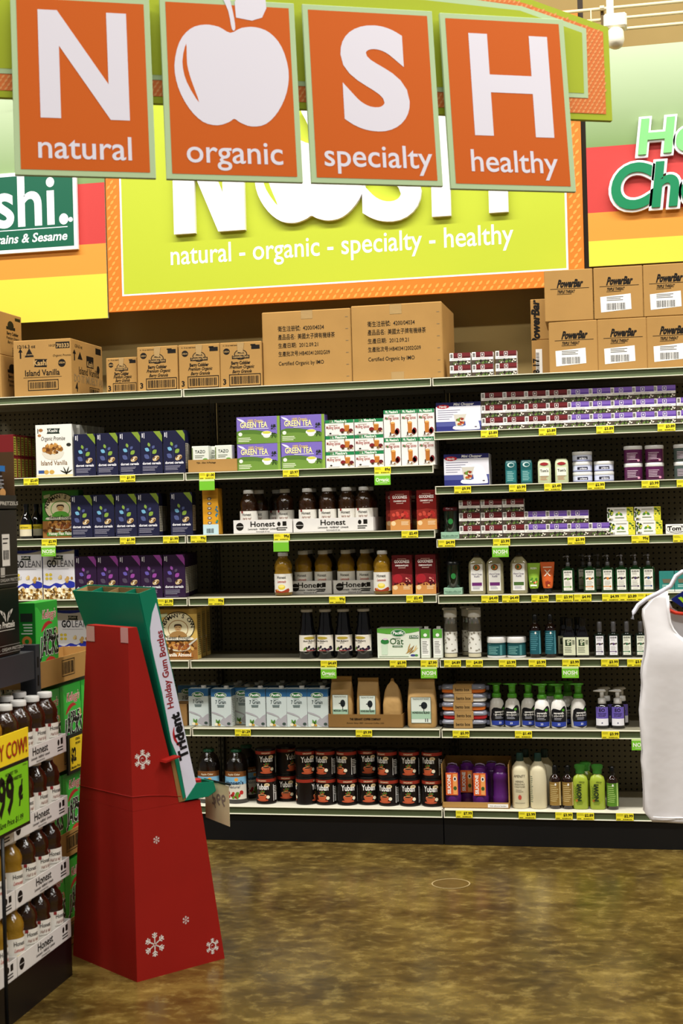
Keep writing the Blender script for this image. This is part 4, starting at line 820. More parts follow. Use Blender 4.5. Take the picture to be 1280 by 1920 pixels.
G7.row([(354, 392, .05), (397, 434, .03), (437, 473, .098), (461, 498), (500, 538), (539, 576), (578, 615)], ZG, '# grain drink carton counted from the cardboard gum stand', 'grain drink cartons in the front row')
G7.row([(335, 371, .17)], ZG, 'grain drink carton standing back beside a brown box'); G7.row([(373, 410), (416, 452), (455, 492), (495, 532), (536, 572), (575, 612)], ZG, '# grain drink carton of the second row, its cap showing', 'grain drink cartons in the second row', y=.165)
G7.row([(423, 459), (463, 499), (503, 539), (543, 579), (583, 619)], ZG, '# grain drink carton of the third row in deep shade', 'grain drink cartons in the third row', y=.235)
pack('brown_box', 'carton', .07, .12, .10, CARD2).row([(322, 352)], ZG, 'small brown box half hidden beside the grain drinks', y=.05)
# coffee bags
KR = M('kraft_bag', '#b9935a', rough=.6, noise=.08, scale=14, bump=.5, bscale=30); MINT = M('mint_label', '#a9cbb0', rough=.5)
def coffee(w, h, d, lab, tie=False):
    k = Kind('coffee_bag', 'bag', w, d, h); r = [(w*.46, d*.46, 0), (w*.5, d*.5, .01), (w*.5, d*.5, h*.45), (w*.48, d*.42, h*.68), (w*.46, d*.22, h*.82), (w*.45, d*.06, h*.88), (w*.45, .004, h*.97), (w*.45, .004, h)]
    if tie: r = r[:3]+[(w*.46, d*.42, h*.60), (w*.40, d*.25, h*.74), (w*.28, d*.08, h*.85), (w*.12, .006, h*.92), (w*.06, .006, h)]
    k.add('bag', loft(r, KR, 'bag', 24, 4.5))
    if not tie: k.add('top_fold', box(w*.9, .014, h*.05, KR, .002, 0, 0, h*.95), 0)
    if lab:
        a = Art(); lw, z0, lh_ = w*.70, h*.10, h*.54; a.rect(-lw/2, z0, lw, lh_, '#5c6a60', 1); a.rect(-lw/2+.002, z0+.002, lw-.004, lh_-.004, '#dde6dc', 2); a.rect(-lw/2+.002, z0+lh_*.16, lw-.004, lh_*.30, MINT, 3)
        a.text('TRADING POST ROAST', 0, z0+lh_*.90, .010, '#4a5248', 4, fit=lw*.8); a.ell(lw*.16, z0+lh_*.68, lw*.16, lh_*.14, '#20262a', 4, 10); a.rect(lw*.13, z0+lh_*.44, .003, lh_*.2, '#20262a', 4); a.rect(-lw*.08, z0+lh_*.66, lw*.2, .004, '#20262a', 4); a.text(lab, 0, z0+lh_*.37, .012, '#28302c', 5, bold=.03, fit=lw*.86); a.rect(lw*.2, z0+lh_*.05, .003, lh_*.13, '#20262a', 4); a.rect(lw*.3, z0+lh_*.05, .003, lh_*.13, '#20262a', 4)
        k.add('paper_label', a.front(d, e=.0012))
    return k
w, _ = dim(616, 755, 1350, ZG, .02); k = Kind('cut_carton', 'carton', w, .16, .062); k.add('tray', open_tray(w, .16, .060, M('coffee_carton', '#84602f', rough=.75, noise=.08, scale=9), .003)); k.add('printed_front', Art().text('THE GERHART COFFEE COMPANY', 0, .034, .013, INK, bold=.03, fit=w*.42).text('Roaster Since 1880 · Lancaster Coffee, USA', 0, .018, .009, INK, shear=.2, fit=w*.5).front(.16), 0)
k.row([(616, 755)], ZG, 'brown cut carton holding kraft coffee bags', y=.02)
zc = ZG+.004
h = zat(640, 1268, .05)-zc
coffee(.105, h, .07, 'MEXICAN COFFEE').row([(617, 662, .03, -.04)], zc, 'kraft coffee bag with crumpled top in the carton, beside the grain drinks'); coffee(.105, h*.97, .07, 'HONDURAS BLEND').row([(667, 712, .03, .02)], zc, 'flat topped kraft coffee bag with mint label in the carton'); coffee(.085, h*.95, .07, None, True).row([(718, 752, .03, 0)], zc, 'plain kraft bag tied with wire in the carton')
w, h = dim(763, 817, 1274, ZG); coffee(w, h, .08, 'HONDURAS BLEND').row([(763, 817)], ZG, 'kraft coffee bag with mint label standing outside the carton', y=.02)
# ground coffee cans and cider
ZB = SL[0]
RC = .0465; HCAN = (zat(650, 1404, .05)-ZB)/2*.99
def can():
    k = Kind('coffee_can', 'can', 2*RC, 2*RC, HCAN); h = HCAN
    k.add('can', lathe([(RC*.96, 0), (RC, .002), (RC, .006), (RC*.985, .008), (RC*.985, h-.012), (RC, h-.010), (RC, h-.008)], M('can_black', '#120c0a', rough=.3), 28)); k.add('lid', lathe([(RC*1.005, h-.0085), (RC*1.01, h-.006), (RC*1.0, h-.001), (RC*.9, h)], BLK, 28))
    a = Art(True); W = 2*math.pi*RC; a.rect(-W/2, h*.80, W, h*.115, '#8e2a1a', .5)
    for t in (0, W/2):
        a.text('ORGANIC', t, h*.825, .0095, '#e8d8b0', 1.5, bold=.01); a.text('Yuban', t, h*.535, .036, '#f2efea', 2, bold=.02, fit=.062); a.ell(t+.024, h*.70, .013, .0085, '#d8c090', 1.2); a.text('100', t+.024, h*.68, .008, '#3a2412', 1.6, bold=.02)
        a.blobs(t, h*.42, .016, h*.05, 8, .006, ['#9a2a1a', '#3f6a2a', '#c9502a'], 1); a.ell(t, h*.15, .030, h*.045, '#a8482a', 1); a.poly(smooth_poly([(t-.021, h*.34), (t+.021, h*.34), (t+.016, h*.19), (t+.006, h*.15), (t-.006, h*.15), (t-.016, h*.19)], 3), '#b5532f', 1.5); a.ell(t, h*.335, .020, h*.035, '#e0a070', 1.8); a.ell(t, h*.33, .016, h*.024, '#2a120a', 2); a.ell(t+.028, h*.26, .008, .008, '#e6dcc0', 1.6)
    t = W*.25; a.barcode(t-.008, h*.12, .018, h*.28, '#f0eeea', L=1); a.lines(t-.014, h*.62, .03, 5, h*.06, .003, '#d8d4cc', 1); a.rect(t-.018, h*.1, .003, h*.6, '#e8e6e2', 1)
    k.add('printed_label', a.round(RC*.985), 0); return k
YC = can(); xs = [(476, 514, .03, .30), (516, 551, .095, .9), (551, 589, .03, .45), (589, 627, .03, -.35), (629, 667, .03, -.55), (668, 706, .065, .25), (705, 744, .03, -.5), (747, 785, .03, .05), (790, 828, .03, -.35)]
xb = [(476, 514, .03, -.2), (515.5, 551.5, .095, .15), (551, 589, .03, 1.5), (589, 627, .03, -.25), (629, 667, .03, .25), (668.5, 706.5, .045, .2), (707, 745, .03, -.3), (747, 785, .03, -.05), (789, 827, .03, -.05)]
YC.row(xb, ZB, 'bottom coffee can of the # column from the cider bottles', 'coffee cans in the bottom layer'); YC.row(xs, ZB+.0006, 'upper coffee can of the # column from the cider bottles', 'coffee cans in the upper layer', lev=1)
w, h = dim(418, 460, 1407, ZB); R = w/2; CID = bottle('cider_bottle', 'bottle', [(R*.92, 0), (R, .008), (R, h*.30), (R*.97, h*.33), (R, h*.36), (R, h*.66), (R*.95, h*.74), (R*.75, h*.86), (R*.42, h*.93), (R*.42, h*.95)], B('cider_plastic', '#170f0a', bump=.5, bscale=90), [(R*.45, h*.94), (R*.5, h*.945), (R*.5, h*.99), (R*.45, h)], V('#1d5a3c'))
a = Art(True); W = R*2.4; a.rect(-W/2, h*.08, W, h*.52, '#d8d2c4', 0); a.rect(-W/2, h*.50, W, h*.10, '#7a4a20', 1); a.text('Apple Cider', 0, h*.53, .012, '#f0e4c8', 1.5, bold=.01); a.rect(-W/2, h*.36, W, h*.14, '#7fb4d4', 1); a.text("Hansen's", 0, h*.36, .022, '#24304a', 2, bold=.03, fit=W*.72); a.text('Natural', 0, h*.29, .018, '#24304a', 2, shear=.2); a.blobs(0, h*.17, W*.42, h*.07, 14, .010, ['#8e1a1c', '#b52a26', '#5f8a2a'], 1.5); a.ell(.012, h*.45, .009, .008, '#e8a03c', 1.6)
CID.add('label_wrap', a.round(R), 0); CID.row([(367, 407, .03, .1)], ZB, 'cider bottle with green cap half hidden by the gum stand'); CID.row([(418, 460)], ZB, 'cider bottle with green cap beside the coffee cans'); CID.row([(438, 478, .14, .8)], ZB, 'dark cider bottle in the second row beside the coffee cans')
# dark sauce bottles at the far left
k = bottle('sauce_bottle', 'bottle', [(.028, 0), (.031, .005), (.031, .075), (.022, .105), (.012, .125), (.012, .15)], DARKG, [(.014, .1495), (.014, .165)], BLK); a = Art(True); a.rect(-.04, .012, .08, .055, '#d8cdb0', 0); a.rect(-.04, .045, .08, .022, '#d8c030', 1); a.text('ARTISAN', 0, .05, .010, INK, 1.5, bold=.02); k.add('label_wrap', a.round(.031), 0)
k.row([(33, 57, .05, 0), (52, 76, .16, .3), (65, 88, .24, .3)], Z2, '# black bottle with yellow label beside the green portrait box', 'black bottles with yellow labels')

# ================================================================ body care on the third section
R1, R2, R3, R4, R5 = SR[1], SR[2], SR[3], SR[4], SR[5]
TEALP = V('#1f5a5c')
w, h = dim(976, 998, 862, R5); a = Art(); a.rect(-w*.42, h*.08, w*.84, h*.5, '#2a7274', 1); a.text('Crystal', -.0, h*.35, .014, '#cfe4e0', 2, bold=.02, rot=math.pi/2) if False else None; a.ell(0, h*.80, w*.3, h*.10, '#cfe4e0', 2, 14); a.ell(w*.05, h*.80, w*.22, h*.07, '#1f5a5c', 3, 12); a.lines(-w*.32, h*.5, w*.6, 6, h*.07, h*.025, '#9ac4c0', 2)
k = Kind('deodorant_pack', 'deodorant', w, .03, h); k.add('pack', loft([(w/2*.9, .014, 0), (w/2, .015, .004), (w/2, .015, h*.85), (w/2*.92, .012, h*.97), (w/2*.8, .006, h)], TEALP, 'pack', 20, 5)); k.add('printed_front', a.front(.030, e=.0008), 0)
k.row([(947, 969), (976, 998)], R5, '# teal deodorant pack beside the lower mini chopper', 'teal deodorant packs')
w, h = dim(1008, 1033, 861, R5); k = Kind('deodorant_stick', 'deodorant', w, .032, h); k.add('case', loft([(w*.46, .014, 0), (w*.5, .016, .004), (w*.5, .016, h*.75), (w*.48, .015, h*.9), (w*.36, .010, h)], M('sage_plastic', '#cfd8b0', rough=.3), 'case', 20, 3.2))
a = Art(); a.rect(-w*.36, h*.30, w*.72, h*.34, '#e6e8d8', 1); a.leaf(0, h*.80, w*.36, h*.07, 0, '#9c2a30', 2); a.text("Tom's", 0, h*.46, .016, INK, 2, bold=.03, fit=w*.62); a.lines(-w*.3, h*.25, w*.55, 3, h*.06, h*.02, '#c07a60', 2); k.add('printed_front', a.front(.032, e=.001), 0)
k.row([(1008, 1033), (1041, 1065)], R5, '# pale sage deodorant stick with red leaf emblem', 'pale sage deodorant sticks')
def jar(w, h, body, lidh, lid, art):
    R = w/2; k = Kind('cream_jar', 'jar', w, w, h); k.add('jar', lathe([(R*.9, 0), (R*.97, .003), (R*.97, h-lidh*.9)], body, 24)); k.add('lid', lathe([(R*.99, h-lidh), (R, h-lidh+.002), (R, h-.003), (R*.95, h-.0005), (R*.3, h)], lid, 24)); a = Art(True); art(a, R*.97, h); k.add('label_wrap', a.round(R*.97), 0); return k
w, _ = dim(1072, 1110, 900, R5); h = (zat(1090, 846, .03)-R5)/3*.99
CJ = jar(w, h, M('jar_blue_white', '#c9cfe6', rough=.3), h*.34, CAPW, lambda a, R, h: (a.rect(-R*1.4, h*.08, R*2.8, h*.48, '#d3d8ee', 0), a.rect(-R*.5, h*.2, R*1.1, h*.28, '#2a2a3c', 1), a.text('crème', R*.12, h*.24, .012, '#e8e8f0', 2, bold=.03), a.rect(-R*1.4, h*.06, R*2.8, h*.08, '#8a90c0', 1)))
for lv in range(3): CJ.row([(1072, 1111)], R5+lv*.0004, '@ pale blue cream jar of the taller stack', 'pale blue cream jars, taller stack', lev=lv)
for lv in range(2): CJ.row([(1113, 1151)], R5+lv*.0004, '@ pale blue cream jar of the shorter stack', 'pale blue cream jars, shorter stack', lev=lv)
w, _ = dim(1170, 1206, 900, R5); h = (zat(1187, 835, .03)-R5)/2*.99
def lot(c): return lambda a, R, h: (a.lines(-R*.7, h*.55, R*1.3, 5, h*.09, h*.03, '#d8c0d0', 1), a.ell(R*.6, h*.15, R*.16, h*.07, '#e8a0c0', 1.5))
PJ = jar(w, h, V('#5c2350'), h*.22, CAPW, lot(0)); GJ = jar(w, h, V('#4f5c58'), h*.22, CAPW, lot(0))
for lv in range(2): PJ.row([(1169, 1206), (1209, 1246)], R5+lv*.0004, '@ layer plum coloured jar with white lid, # stack after the cream jars', 'plum jars', lev=lv); GJ.row([(1263, 1300)], R5+lv*.0004, '@ grey green jar with white lid at the end of the jars', 'grey green jars', lev=lv)
# dark lidded travel glasses on green cards
GLS = B('smoked_glass', '#10201a', trans=.0, rough=.05)
def travel(h, lidc):
    k = Kind('travel_bottle', 'bottle', .075, .06, h); k.add('card_base', box(.082, .055, .030, M('mint_card', '#8fb49a', rough=.5), .001)); k.add('glass', lathe([(.026, .0305), (.030, .034), (.029, h*.85), (.030, h*.88)], GLS, 20)); k.add('lid', lathe([(.031, h*.881), (.033, h*.89), (.033, h*.97), (.028, h)], lidc, 20)); a = Art(); a.text('best glass coffee mug', 0, .011, .010, '#3a5a4a', 1, fit=.07); a.rect(-.03, .006, .06, .002, '#5a7a6a', 1); k.add('printed_front', a.front(.055), 0); g = Art(True); g.ell(.004, h*.55, .011, .013, '#2a7a3a', 1); k.add('leaf_emblem', g.round(.030), 1); return k
travel(zat(842, 951, .03)-R4, V('#4a1014')).row([(827, 860)], R4, 'dark travel glass with red lid on a mint card'); travel(zat(850, 1052, .03)-R3, BLK).row([(832, 866)], R3, 'dark travel glass with black lid on a mint card')
# hand soap refills
w, h = dim(878, 910, 1036, R3); R = w/2
SOAPM = B('soap_clear', '#b3ab84', rough=.12, trans=.25); HS = []
for col in ('#6a2a6c', '#6a2a6c', '#4a6a34'):
    k = bottle('refill_bottle', 'bottle', [(R*.92, 0), (R, .006), (R, h*.70), (R*.9, h*.77), (R*.45, h*.875), (R*.36, h*.89), (R*.36, h*.90)], SOAPM, [(R*.42, h*.892), (R*.44, h*.9), (R*.44, h*.99), (R*.4, h)], BLK, 20, 4.5, .62)
    a = Art(); a.rect(-R*.70, h*.08, R*1.4, h*.64, '#e8e6e0', 1); a.ell(0, h*.64, R*.42, h*.075, '#3a2a18', 2, 16); a.ell(0, h*.64, R*.34, h*.06, '#c87a3a', 3, 14); a.ell(-R*.08, h*.64, R*.16, h*.045, '#3f6a3a', 4); a.text('Hand Soap', 0, h*.46, .012, '#5a4a6a', 2, bold=.01, fit=R*1.2); a.text('Refill', 0, h*.40, .012, '#5a4a6a', 2, bold=.01); a.rect(-R*.58, h*.20, R*1.16, h*.08, col, 2); a.lines(-R*.5, h*.17, R, 3, h*.025, h*.01, '#8a88a0', 2)
    k.add('label_front', a.front(2*R*.62, e=.0006), 0); HS.append(k)
for k, sp, lb in zip(HS, ((878, 911), (911, 945), (955, 991)), ('clear soap refill bottle with purple band beside the dark travel glass', 'clear soap refill bottle with purple band next to the green banded one', 'clear soap refill bottle with green band beside the lime tube')): k.row([sp], R3, lb)
def tube_kind(c, h, w):
    k = Kind('cream_tube', 'tube', w, .04, h); k.add('cap', lathe([(w*.28, 0), (w*.30, .002), (w*.30, h*.16)], BLK, 18)); k.add('tube', loft([(w*.31, .018, h*.162), (w*.36, .018, h*.25), (w*.46, .010, h*.7), (w*.5, .003, h*.95), (w*.5, .002, h)], V(c), 'tube', 24))
    return k
w, h = dim(988, 1013, 1056, R3); k = tube_kind('#8fb83c', h, w); a = Art(); a.text('ALBA', 0, h*.80, .012, '#f2f4e0', 1, bold=.03); a.blobs(0, h*.42, w*.25, h*.12, 12, .005, ['#3f7a2a', '#c9502a', '#f0e0a0'], 1); a.rect(-w*.24, h*.24, w*.48, h*.05, '#f2f4e0', 1); k.add('printed_front', a.mesh(lambda u, v, L: (u, -.0195-L*.0003+(max(0, v-h*.25))/(h*.75)*.0165, v)), 1); k.row([(988, 1013)], R3, 'lime green cream tube standing on its black cap')
w, h = dim(1013, 1040, 1054, R3); k = tube_kind('#d0602c', h, w); a = Art(); a.rect(-w*.3, h*.82, w*.6, h*.03, '#f4e0c8', 1); a.text('X', 0, h*.55, .04, '#f4e0c8', 1, bold=.01); a.blobs(0, h*.3, w*.2, h*.08, 8, .005, ['#8a2a14', '#e8a050'], 1); k.add('printed_front', a.mesh(lambda u, v, L: (u, -.0195-L*.0003+(max(0, v-h*.25))/(h*.75)*.0165, v)), 1); k.row([(1013, 1040)], R3, 'orange cream tube standing on its black cap')
# pump bottles with botanical labels
def pump_parts(z, mat, r=.010, out=.022, hgt=.045, turn=0):
    c = math.cos(turn); s = math.sin(turn)
    return join([lathe([(r, z), (r*1.05, z+.002), (r*1.05, z+hgt*.30), (r*.8, z+hgt*.36)], mat, 14), lathe([(r*.35, z+hgt*.36), (r*.35, z+hgt*.8)], mat, 10), lathe([(r*.75, z+hgt*.78), (r*.8, z+hgt*.82), (r*.8, z+hgt*.97), (r*.6, z+hgt)], mat, 12),
                 tube([(0, 0, z+hgt*.9), (-out*.8*c, -out*.8*s, z+hgt*.9), (-out*c, -out*s, z+hgt*.82)], r*.28, mat, 8)])
GREENG = B('green_glass', '#0f3a17', rough=.06); PUMP = M('pump_grey', '#77767a', rough=.3, metal=.4)
def botan(w, hb, glass, lab, acc, pump=True, htot=None):
    R = w/2; k = Kind('pump_bottle' if pump else 'shampoo_bottle', 'bottle', w, w*.7, htot or hb); k.add('bottle', loft([(R*.94, R*.62, 0), (R, R*.68, .004), (R, R*.68, hb*.93), (R*.93, R*.62, hb*.98), (R*.40, R*.40, hb), (R*.36, R*.36, hb+.006)], glass, 'bottle', 24, 5))
    a = Art(); lw = w*.68; a.rect(-lw/2, hb*.10, lw, hb*.80, lab, 1); a.text('EVEVE', 0, hb*.80, .008, '#2c2a26', 2, bold=.04, fit=lw*.8); a.lines(-lw*.35, hb*.75, lw*.7, 2, hb*.05, hb*.015, '#8a8880', 2)
    for i, q in enumerate((-.36, -.2, .2, .36)): a.leaf(q*lw, hb*(.56+.02*(i % 2)), lw*.12, hb*.035, 1.2*(1 if q < 0 else -1), '#4a4030', 2)
    a.ell(0, hb*.56, lw*.14, hb*.055, acc, 3, 10); a.lines(-lw*.36, hb*.44, lw*.72, 4, hb*.05, hb*.014, '#8a8880', 2); a.rect(-lw/2, hb*.225, lw*.8, hb*.03, acc if acc != '#d8832c' else '#d8832c', 2); a.ell(lw*.3, hb*.24, lw*.10, hb*.035, acc, 3, 10); a.rect(-lw*.3, hb*.15, lw*.6, hb*.015, '#a8a69a', 2)
    k.add('label_front', a.front(w*.68, e=.0006), 0)
    if pump: k.add('pump', pump_parts(hb+.0065, PUMP, .0085, .020, htot-hb-.0065, random.uniform(-.3, .3)))
    else: k.add('cap', lathe([(R*.42, hb+.0062), (R*.44, hb+.008), (R*.44, htot-.002), (R*.38, htot)], PUMP, 16))
    return k
w, hb = dim(1053, 1077, 1065, R3); ht = zat(1065, 1041, .03)-R3
for i, (sp, acc, lb) in enumerate((((1053, 1077), '#5f9a3a', 'green pump bottle with lime accent beside the orange tube'), ((1094, 1118), '#d8832c', 'green pump bottle with orange accent between lime and back row bottles'), ((1128, 1151), '#d8832c', 'green pump bottle with orange accent beside violet accent bottles'),
        ((1154, 1177), '#3a2f4c', 'green pump bottle with violet accent next to the orange one'), ((1180, 1203), '#4a3a5c', 'green pump bottle with violet accent next to the blue one'), ((1204, 1228), '#34568a', 'green pump bottle with blue accent beside the teal soap pack'))):
    botan(w, hb, GREENG, '#e9e7dc', acc, True, ht).row([sp], R3, lb)
kb_ = botan(w, hb, GREENG, '#b9b7a4', '#5f9a3a', True, ht); kb_.row([(1082, 1105), (1110, 1133)], R3, '# green pump bottle in the shaded second row', 'green pump bottles in the second row', y=.12)  # label colour darkened to carry the shade of the second row
w, hb = dim(1115, 1135, 1188, R2); ht = zat(1125, 1166, .03)-R2; DKG = B('green_black_glass', '#0a140d', rough=.06)
for sp, lab, acc, lb in (((1114, 1135), '#e9e7ec', '#4a3a5c', 'dark bottle with lilac white label beside the cream label bottles'), ((1140, 1161), '#e9e7ec', '#5a3a6c', 'dark bottle with lilac white label next to the green accent one'), ((1165, 1186), '#dfe2d0', '#2f6a4a', 'dark bottle with cream label and green accent, first of two'), ((1191, 1212), '#dfe2d0', '#2f6a4a', 'dark bottle with cream label and green accent behind the tank top')):
    botan(w*1.05, hb, DKG, lab, acc, False, ht).row([sp], R2, lb)
# teal soap packs near the tank top
w, h = dim(1236, 1264, 1071, R3); a = Art(); a.poly([(-w*.3, h*.62), (w*.3, h*.62), (w*.22, h*.42), (-w*.22, h*.42)], '#6a6450', 2); a.rect(-w/2, 0, w, h*.1, '#d8dcd6', 1); a.lines(-w*.3, h*.3, w*.6, 2, h*.08, h*.03, '#bfe0d8', 2)
k = pack('soap_pack', 'soap', w, .05, h, V('#2f8078'), a); k.row([(1236, 1264), (1265, 1293)], R3, '# teal soap pack beside the green pump bottles', 'teal soap packs'); 
# glass bottles with dot sleeves
w, h = dim(829, 858, 1140, R2); R = w*.42
k = Kind('water_bottle', 'bottle', w, w, h); k.add('glass', lathe([(R*.95, .0), (R, .004), (R, h*.80)], B('grey_glass', '#8c867a', trans=.5), 20)); k.add('collar', lathe([(R*1.01, h*.68), (R*1.01, h*.80), (R*1.0, h*.802)], M('steel_band', '#b9b5ac', rough=.2, metal=.9), 20)); k.add('lid', join([lathe([(R*.98, h*.803), (R*1.03, h*.82), (R*1.03, h*.95), (R*.98, h*.96)], V('#dcdad4'), 20), box(w*.9, w*.42, h*.045, V('#dcdad4'), .003, -.003, 0, h*.955)]))
a = Art(True); W = 2*math.pi*R; a.rect(-W/2, h*.10, W, h*.42, '#e6e4dc', 0); rn = random.Random(3)
for i in range(46): q = rn.uniform(.0016, .0052); a.ell(rn.uniform(-W*.48, W*.48), h*rn.uniform(.14, .50), q, q, '#8f887a', 1+.02*i, 9)
a.rect(-W*.2, h*.015, W*.4, h*.07, '#cfc6a8', .5); k.add('sleeve', a.round(R), 0)
k.row([(829, 859), (874, 904)], R2, '# glass water bottle with dotted white sleeve beside the small drink cartons', 'dotted glass bottles in front'); k.row([(862, 892)], R2, 'glass water bottle with dotted sleeve behind the front pair', y=.11)
w, h = dim(912, 949, 1195, R2); k = jar(w, h, V('#184448'), h*.28, CAPW, lambda a, R, h: (a.rect(-R*1.3, h*.12, R*2.6, h*.5, '#1f5458', 0), a.lines(-R*.9, h*.5, R*1.2, 5, h*.08, h*.03, '#7fb4b0', 1), a.rect(R*.4, h*.12, R*.25, h*.5, '#4f8a8c', 1), a.rect(-R*1.4, 0, R*2.8, h*.09, '#e0dedb', 1))); k.row([(912, 948), (949, 985)], R2, '# squat teal jar with white lid beside the dotted bottles', 'squat teal jars')
AMB = B('amber_brown', '#1c0a08', rough=.08); w, h = dim(993, 1014, 1152, R2); R = w/2
def slim(prof_h, R, labc, lines_c, glass=AMB, capmat=BLK, z0=.08, z1=.62):
    h = prof_h; k = bottle('lotion_bottle', 'bottle', [(R*.92, 0), (R, .004), (R, h*.66), (R*.8, h*.74), (R*.45, h*.78), (R*.42, h*.80)], glass, [(R*.44, h*.80), (R*.48, h*.81), (R*.46, h*.97), (R*.30, h)], capmat); a = Art(True); W = R*4.6; a.rect(-W/2, h*z0, W, h*(z1-z0), labc, 0); a.lines(-R*.9, h*(z1-.08), R*1.5, 9, h*.045, h*.012, lines_c, 1); a.rect(R*.8, h*z0, R*.3, h*(z1-z0), lines_c, .6); a.leaf(R*.1, h*(z1-.05), .004, .006, 0, '#eceae4', 1.5); k.add('label_wrap', a.round(R), 0); return k
slim(h, R, '#1d5560', '#5fa0ac').row([(993, 1014), (1021, 1043)], R2, '# tall amber bottle with teal label and pointed cap', 'amber bottles with teal labels')
w, h = dim(1055, 1080, 1160, R2); R = w/2
k = bottle('lotion_bottle', 'bottle', [(R*.92, 0), (R, .004), (R, h*.5), (R*.7, h*.68), (R*.5, h*.76), (R*.5, h*.8)], DARKG, [(R*.55, h*.8), (R*.58, h*.81), (R*.58, h)], BLK, 20, 4, .7); a = Art(); a.rect(-R*.92, h*.06, R*1.84, h*.46, '#d3d6b8', 1); a.rect(-R*.6, h*.3, R*.9, h*.16, '#2c3a28', 2); a.blobs(-R*.1, h*.38, R*.35, h*.06, 8, .004, ['#cfd3b4', '#5a7a4a'], 3); a.lines(-R*.7, h*.25, R*1.3, 4, h*.04, h*.014, '#5a6050', 2); a.barcode(R*.45, h*.33, R*.35, h*.12, '#2c3a28', L=2); k.add('label_front', a.front(2*R*.7, e=.0006), 0)
k.row([(1055, 1080), (1081, 1104)], R2, '# dark bottle with wide cream label beside the lilac label bottles', 'bottles with wide cream labels'); k.row([(1046, 1070), (1073, 1096)], R2, '# cream label bottle in the second row', 'cream label bottles at the back', y=.10)
# bento boxes
w, _ = dim(827, 911, 1360, R1); hb = (zat(868, 1284, .02)-R1)/5*.985
for i, (c, nm) in enumerate((('#1b1a1e', 'black'), ('#b5262a', 'red'), ('#d8702a', 'orange, third from the shelf'), ('#e6e2da', 'white'), ('#d8702a', 'orange, topmost of the stack'))):
    k = Kind('bento_box', 'lunch box', w, .15, hb); k.add('base', loft([(w*.46, .066, 0), (w*.485, .071, .004), (w*.485, .071, hb*.46)], V(c), 'base', 28, 6)); k.add('lid', loft([(w*.495, .074, hb*.47), (w*.5, .075, hb*.52), (w*.5, .075, hb*.70), (w*.47, .068, hb*.94), (w*.45, .064, hb*.97)], B('clear_grey_lid', '#8a8c9a', rough=.15, trans=.2), 'lid', 28, 6))
    for s in (-1, 1): k.add('latch', box(.014, .06, hb*.5, V('#55586a'), .002, s*(w*.5+.006), 0, hb*.25))
    bw = w*.42; me = join([box(bw, .156, hb*.99, M('kraft_band', '#a8844e', rough=.7, noise=.08, scale=20), .001)]); k.add('paper_band', me); a = Art(); a.text('bento box', 0, hb*.30, .020, INK, 1, bold=.01, fit=bw*.75); k.add('band_print', a.front(.156), len(k.parts)-1)
    X = (xat(827, R1, .02)+xat(911, R1, .02))/2+(.003 if i % 2 else -.002); k.put((X, .10, R1+i*(hb+.0004)), 'clear lidded bento box with '+nm+(' base' if ',' not in nm else ''))
# foaming hand wash
w, h = dim(917, 946, 1283, R1); R = w/2; WB = M('white_bottle', '#e6e3dc', rough=.25); GP = V('#4f9e2a')
def wash(turn, hp=1.):
    k = Kind('soap_pump_bottle', 'bottle', w, w, h); k.add('bottle', lathe([(R*.92, 0), (R, .005), (R*1.02, h*.30), (R, h*.45), (R*.85, h*.58), (R*.55, h*.64), (R*.5, h*.66)], WB, 22)); k.add('pump', join([lathe([(R*.55, h*.661), (R*.62, h*.665), (R*.60, h*.74), (R*.5, h*.76)], GP, 18), lathe([(R*.42, h*.76), (R*.45, h*.92), (R*.50, h*.95)], GP, 16), loft([(R*.5, R*.42, h*.95), (R*.95, R*.40, h*.965, -R*.25, 0), (R*.98, R*.40, h*.985, -R*.25, 0), (R*.6, R*.3, h, -R*.05, 0)], GP, 'head', 18)]))
    a = Art(True); a.poly(smooth_poly([(-R*1.1, h*.06), (R*1.1, h*.06), (R*1.1, h*.46), (R*.6, h*.50), (R*.2, h*.42), (-R*.4, h*.45), (-R*1.1, h*.40)], 2), '#16161a', 1); a.rect(-R*1.1, h*.05, R*2.2, h*.10, '#2c3f9a', 1.5); a.text('seventh', 0, h*.33, .013, '#f0eeea', 2, bold=.03, fit=R*1.3); a.text('generation', 0, h*.275, .010, '#f0eeea', 2, bold=.01, fit=R*1.3); a.lines(-R*.6, h*.23, R*1.1, 2, h*.03, h*.012, '#a8a8b4', 2); a.ell(R*.6, h*.42, R*.2, h*.03, '#4f9e2a', 2); a.text('33', 0, h*.08, .012, '#e0e4f4', 2, bold=.02)
    k.add('label_front', a.round(R, turn=turn), 0); return k
wa = [wash(t) for t in (.5, -.1, .2, 0, .05, .45)]
for i, (k, sp) in enumerate(zip(wa, ((916, 945, .06), (945, 975, .05), (976, 1005, .06), (1001, 1031, .02), (1032, 1062, .02), (1069, 1100, .04)))): k.row([sp], R1, ORD[i]+' white wash bottle with green pump counted from the bento boxes')
wa[1].row([(1018, 1047, .12), (1050, 1079, .12)], R1, '# white wash bottle standing in the second row', 'white wash bottles at the back')
w, h = dim(1115, 1142, 1294, R1); R = w/2
k = bottle('soap_pump_bottle', 'bottle', [(R*.92, 0), (R, .004), (R, h*.52), (R*.8, h*.60), (R*.55, h*.63)], DARKG); a = Art(True); a.rect(-R, h*.08, R*2, h*.18, '#e6e4ea', 0); a.rect(-R, h*.26, R*2, h*.30, '#6a5ab0', 0); a.text('EO', 0, h*.44, .020, INK, 1.5, bold=.02); a.text('SOAP', 0, h*.31, .013, INK, 1.5); a.rect(-R*.6, h*.38, R*1.2, h*.02, '#3a2f6c', 1.5); a.ell(0, h*.15, .003, .003, '#5a5a7a', 1.5); k.add('label_front', a.round(R), 0)
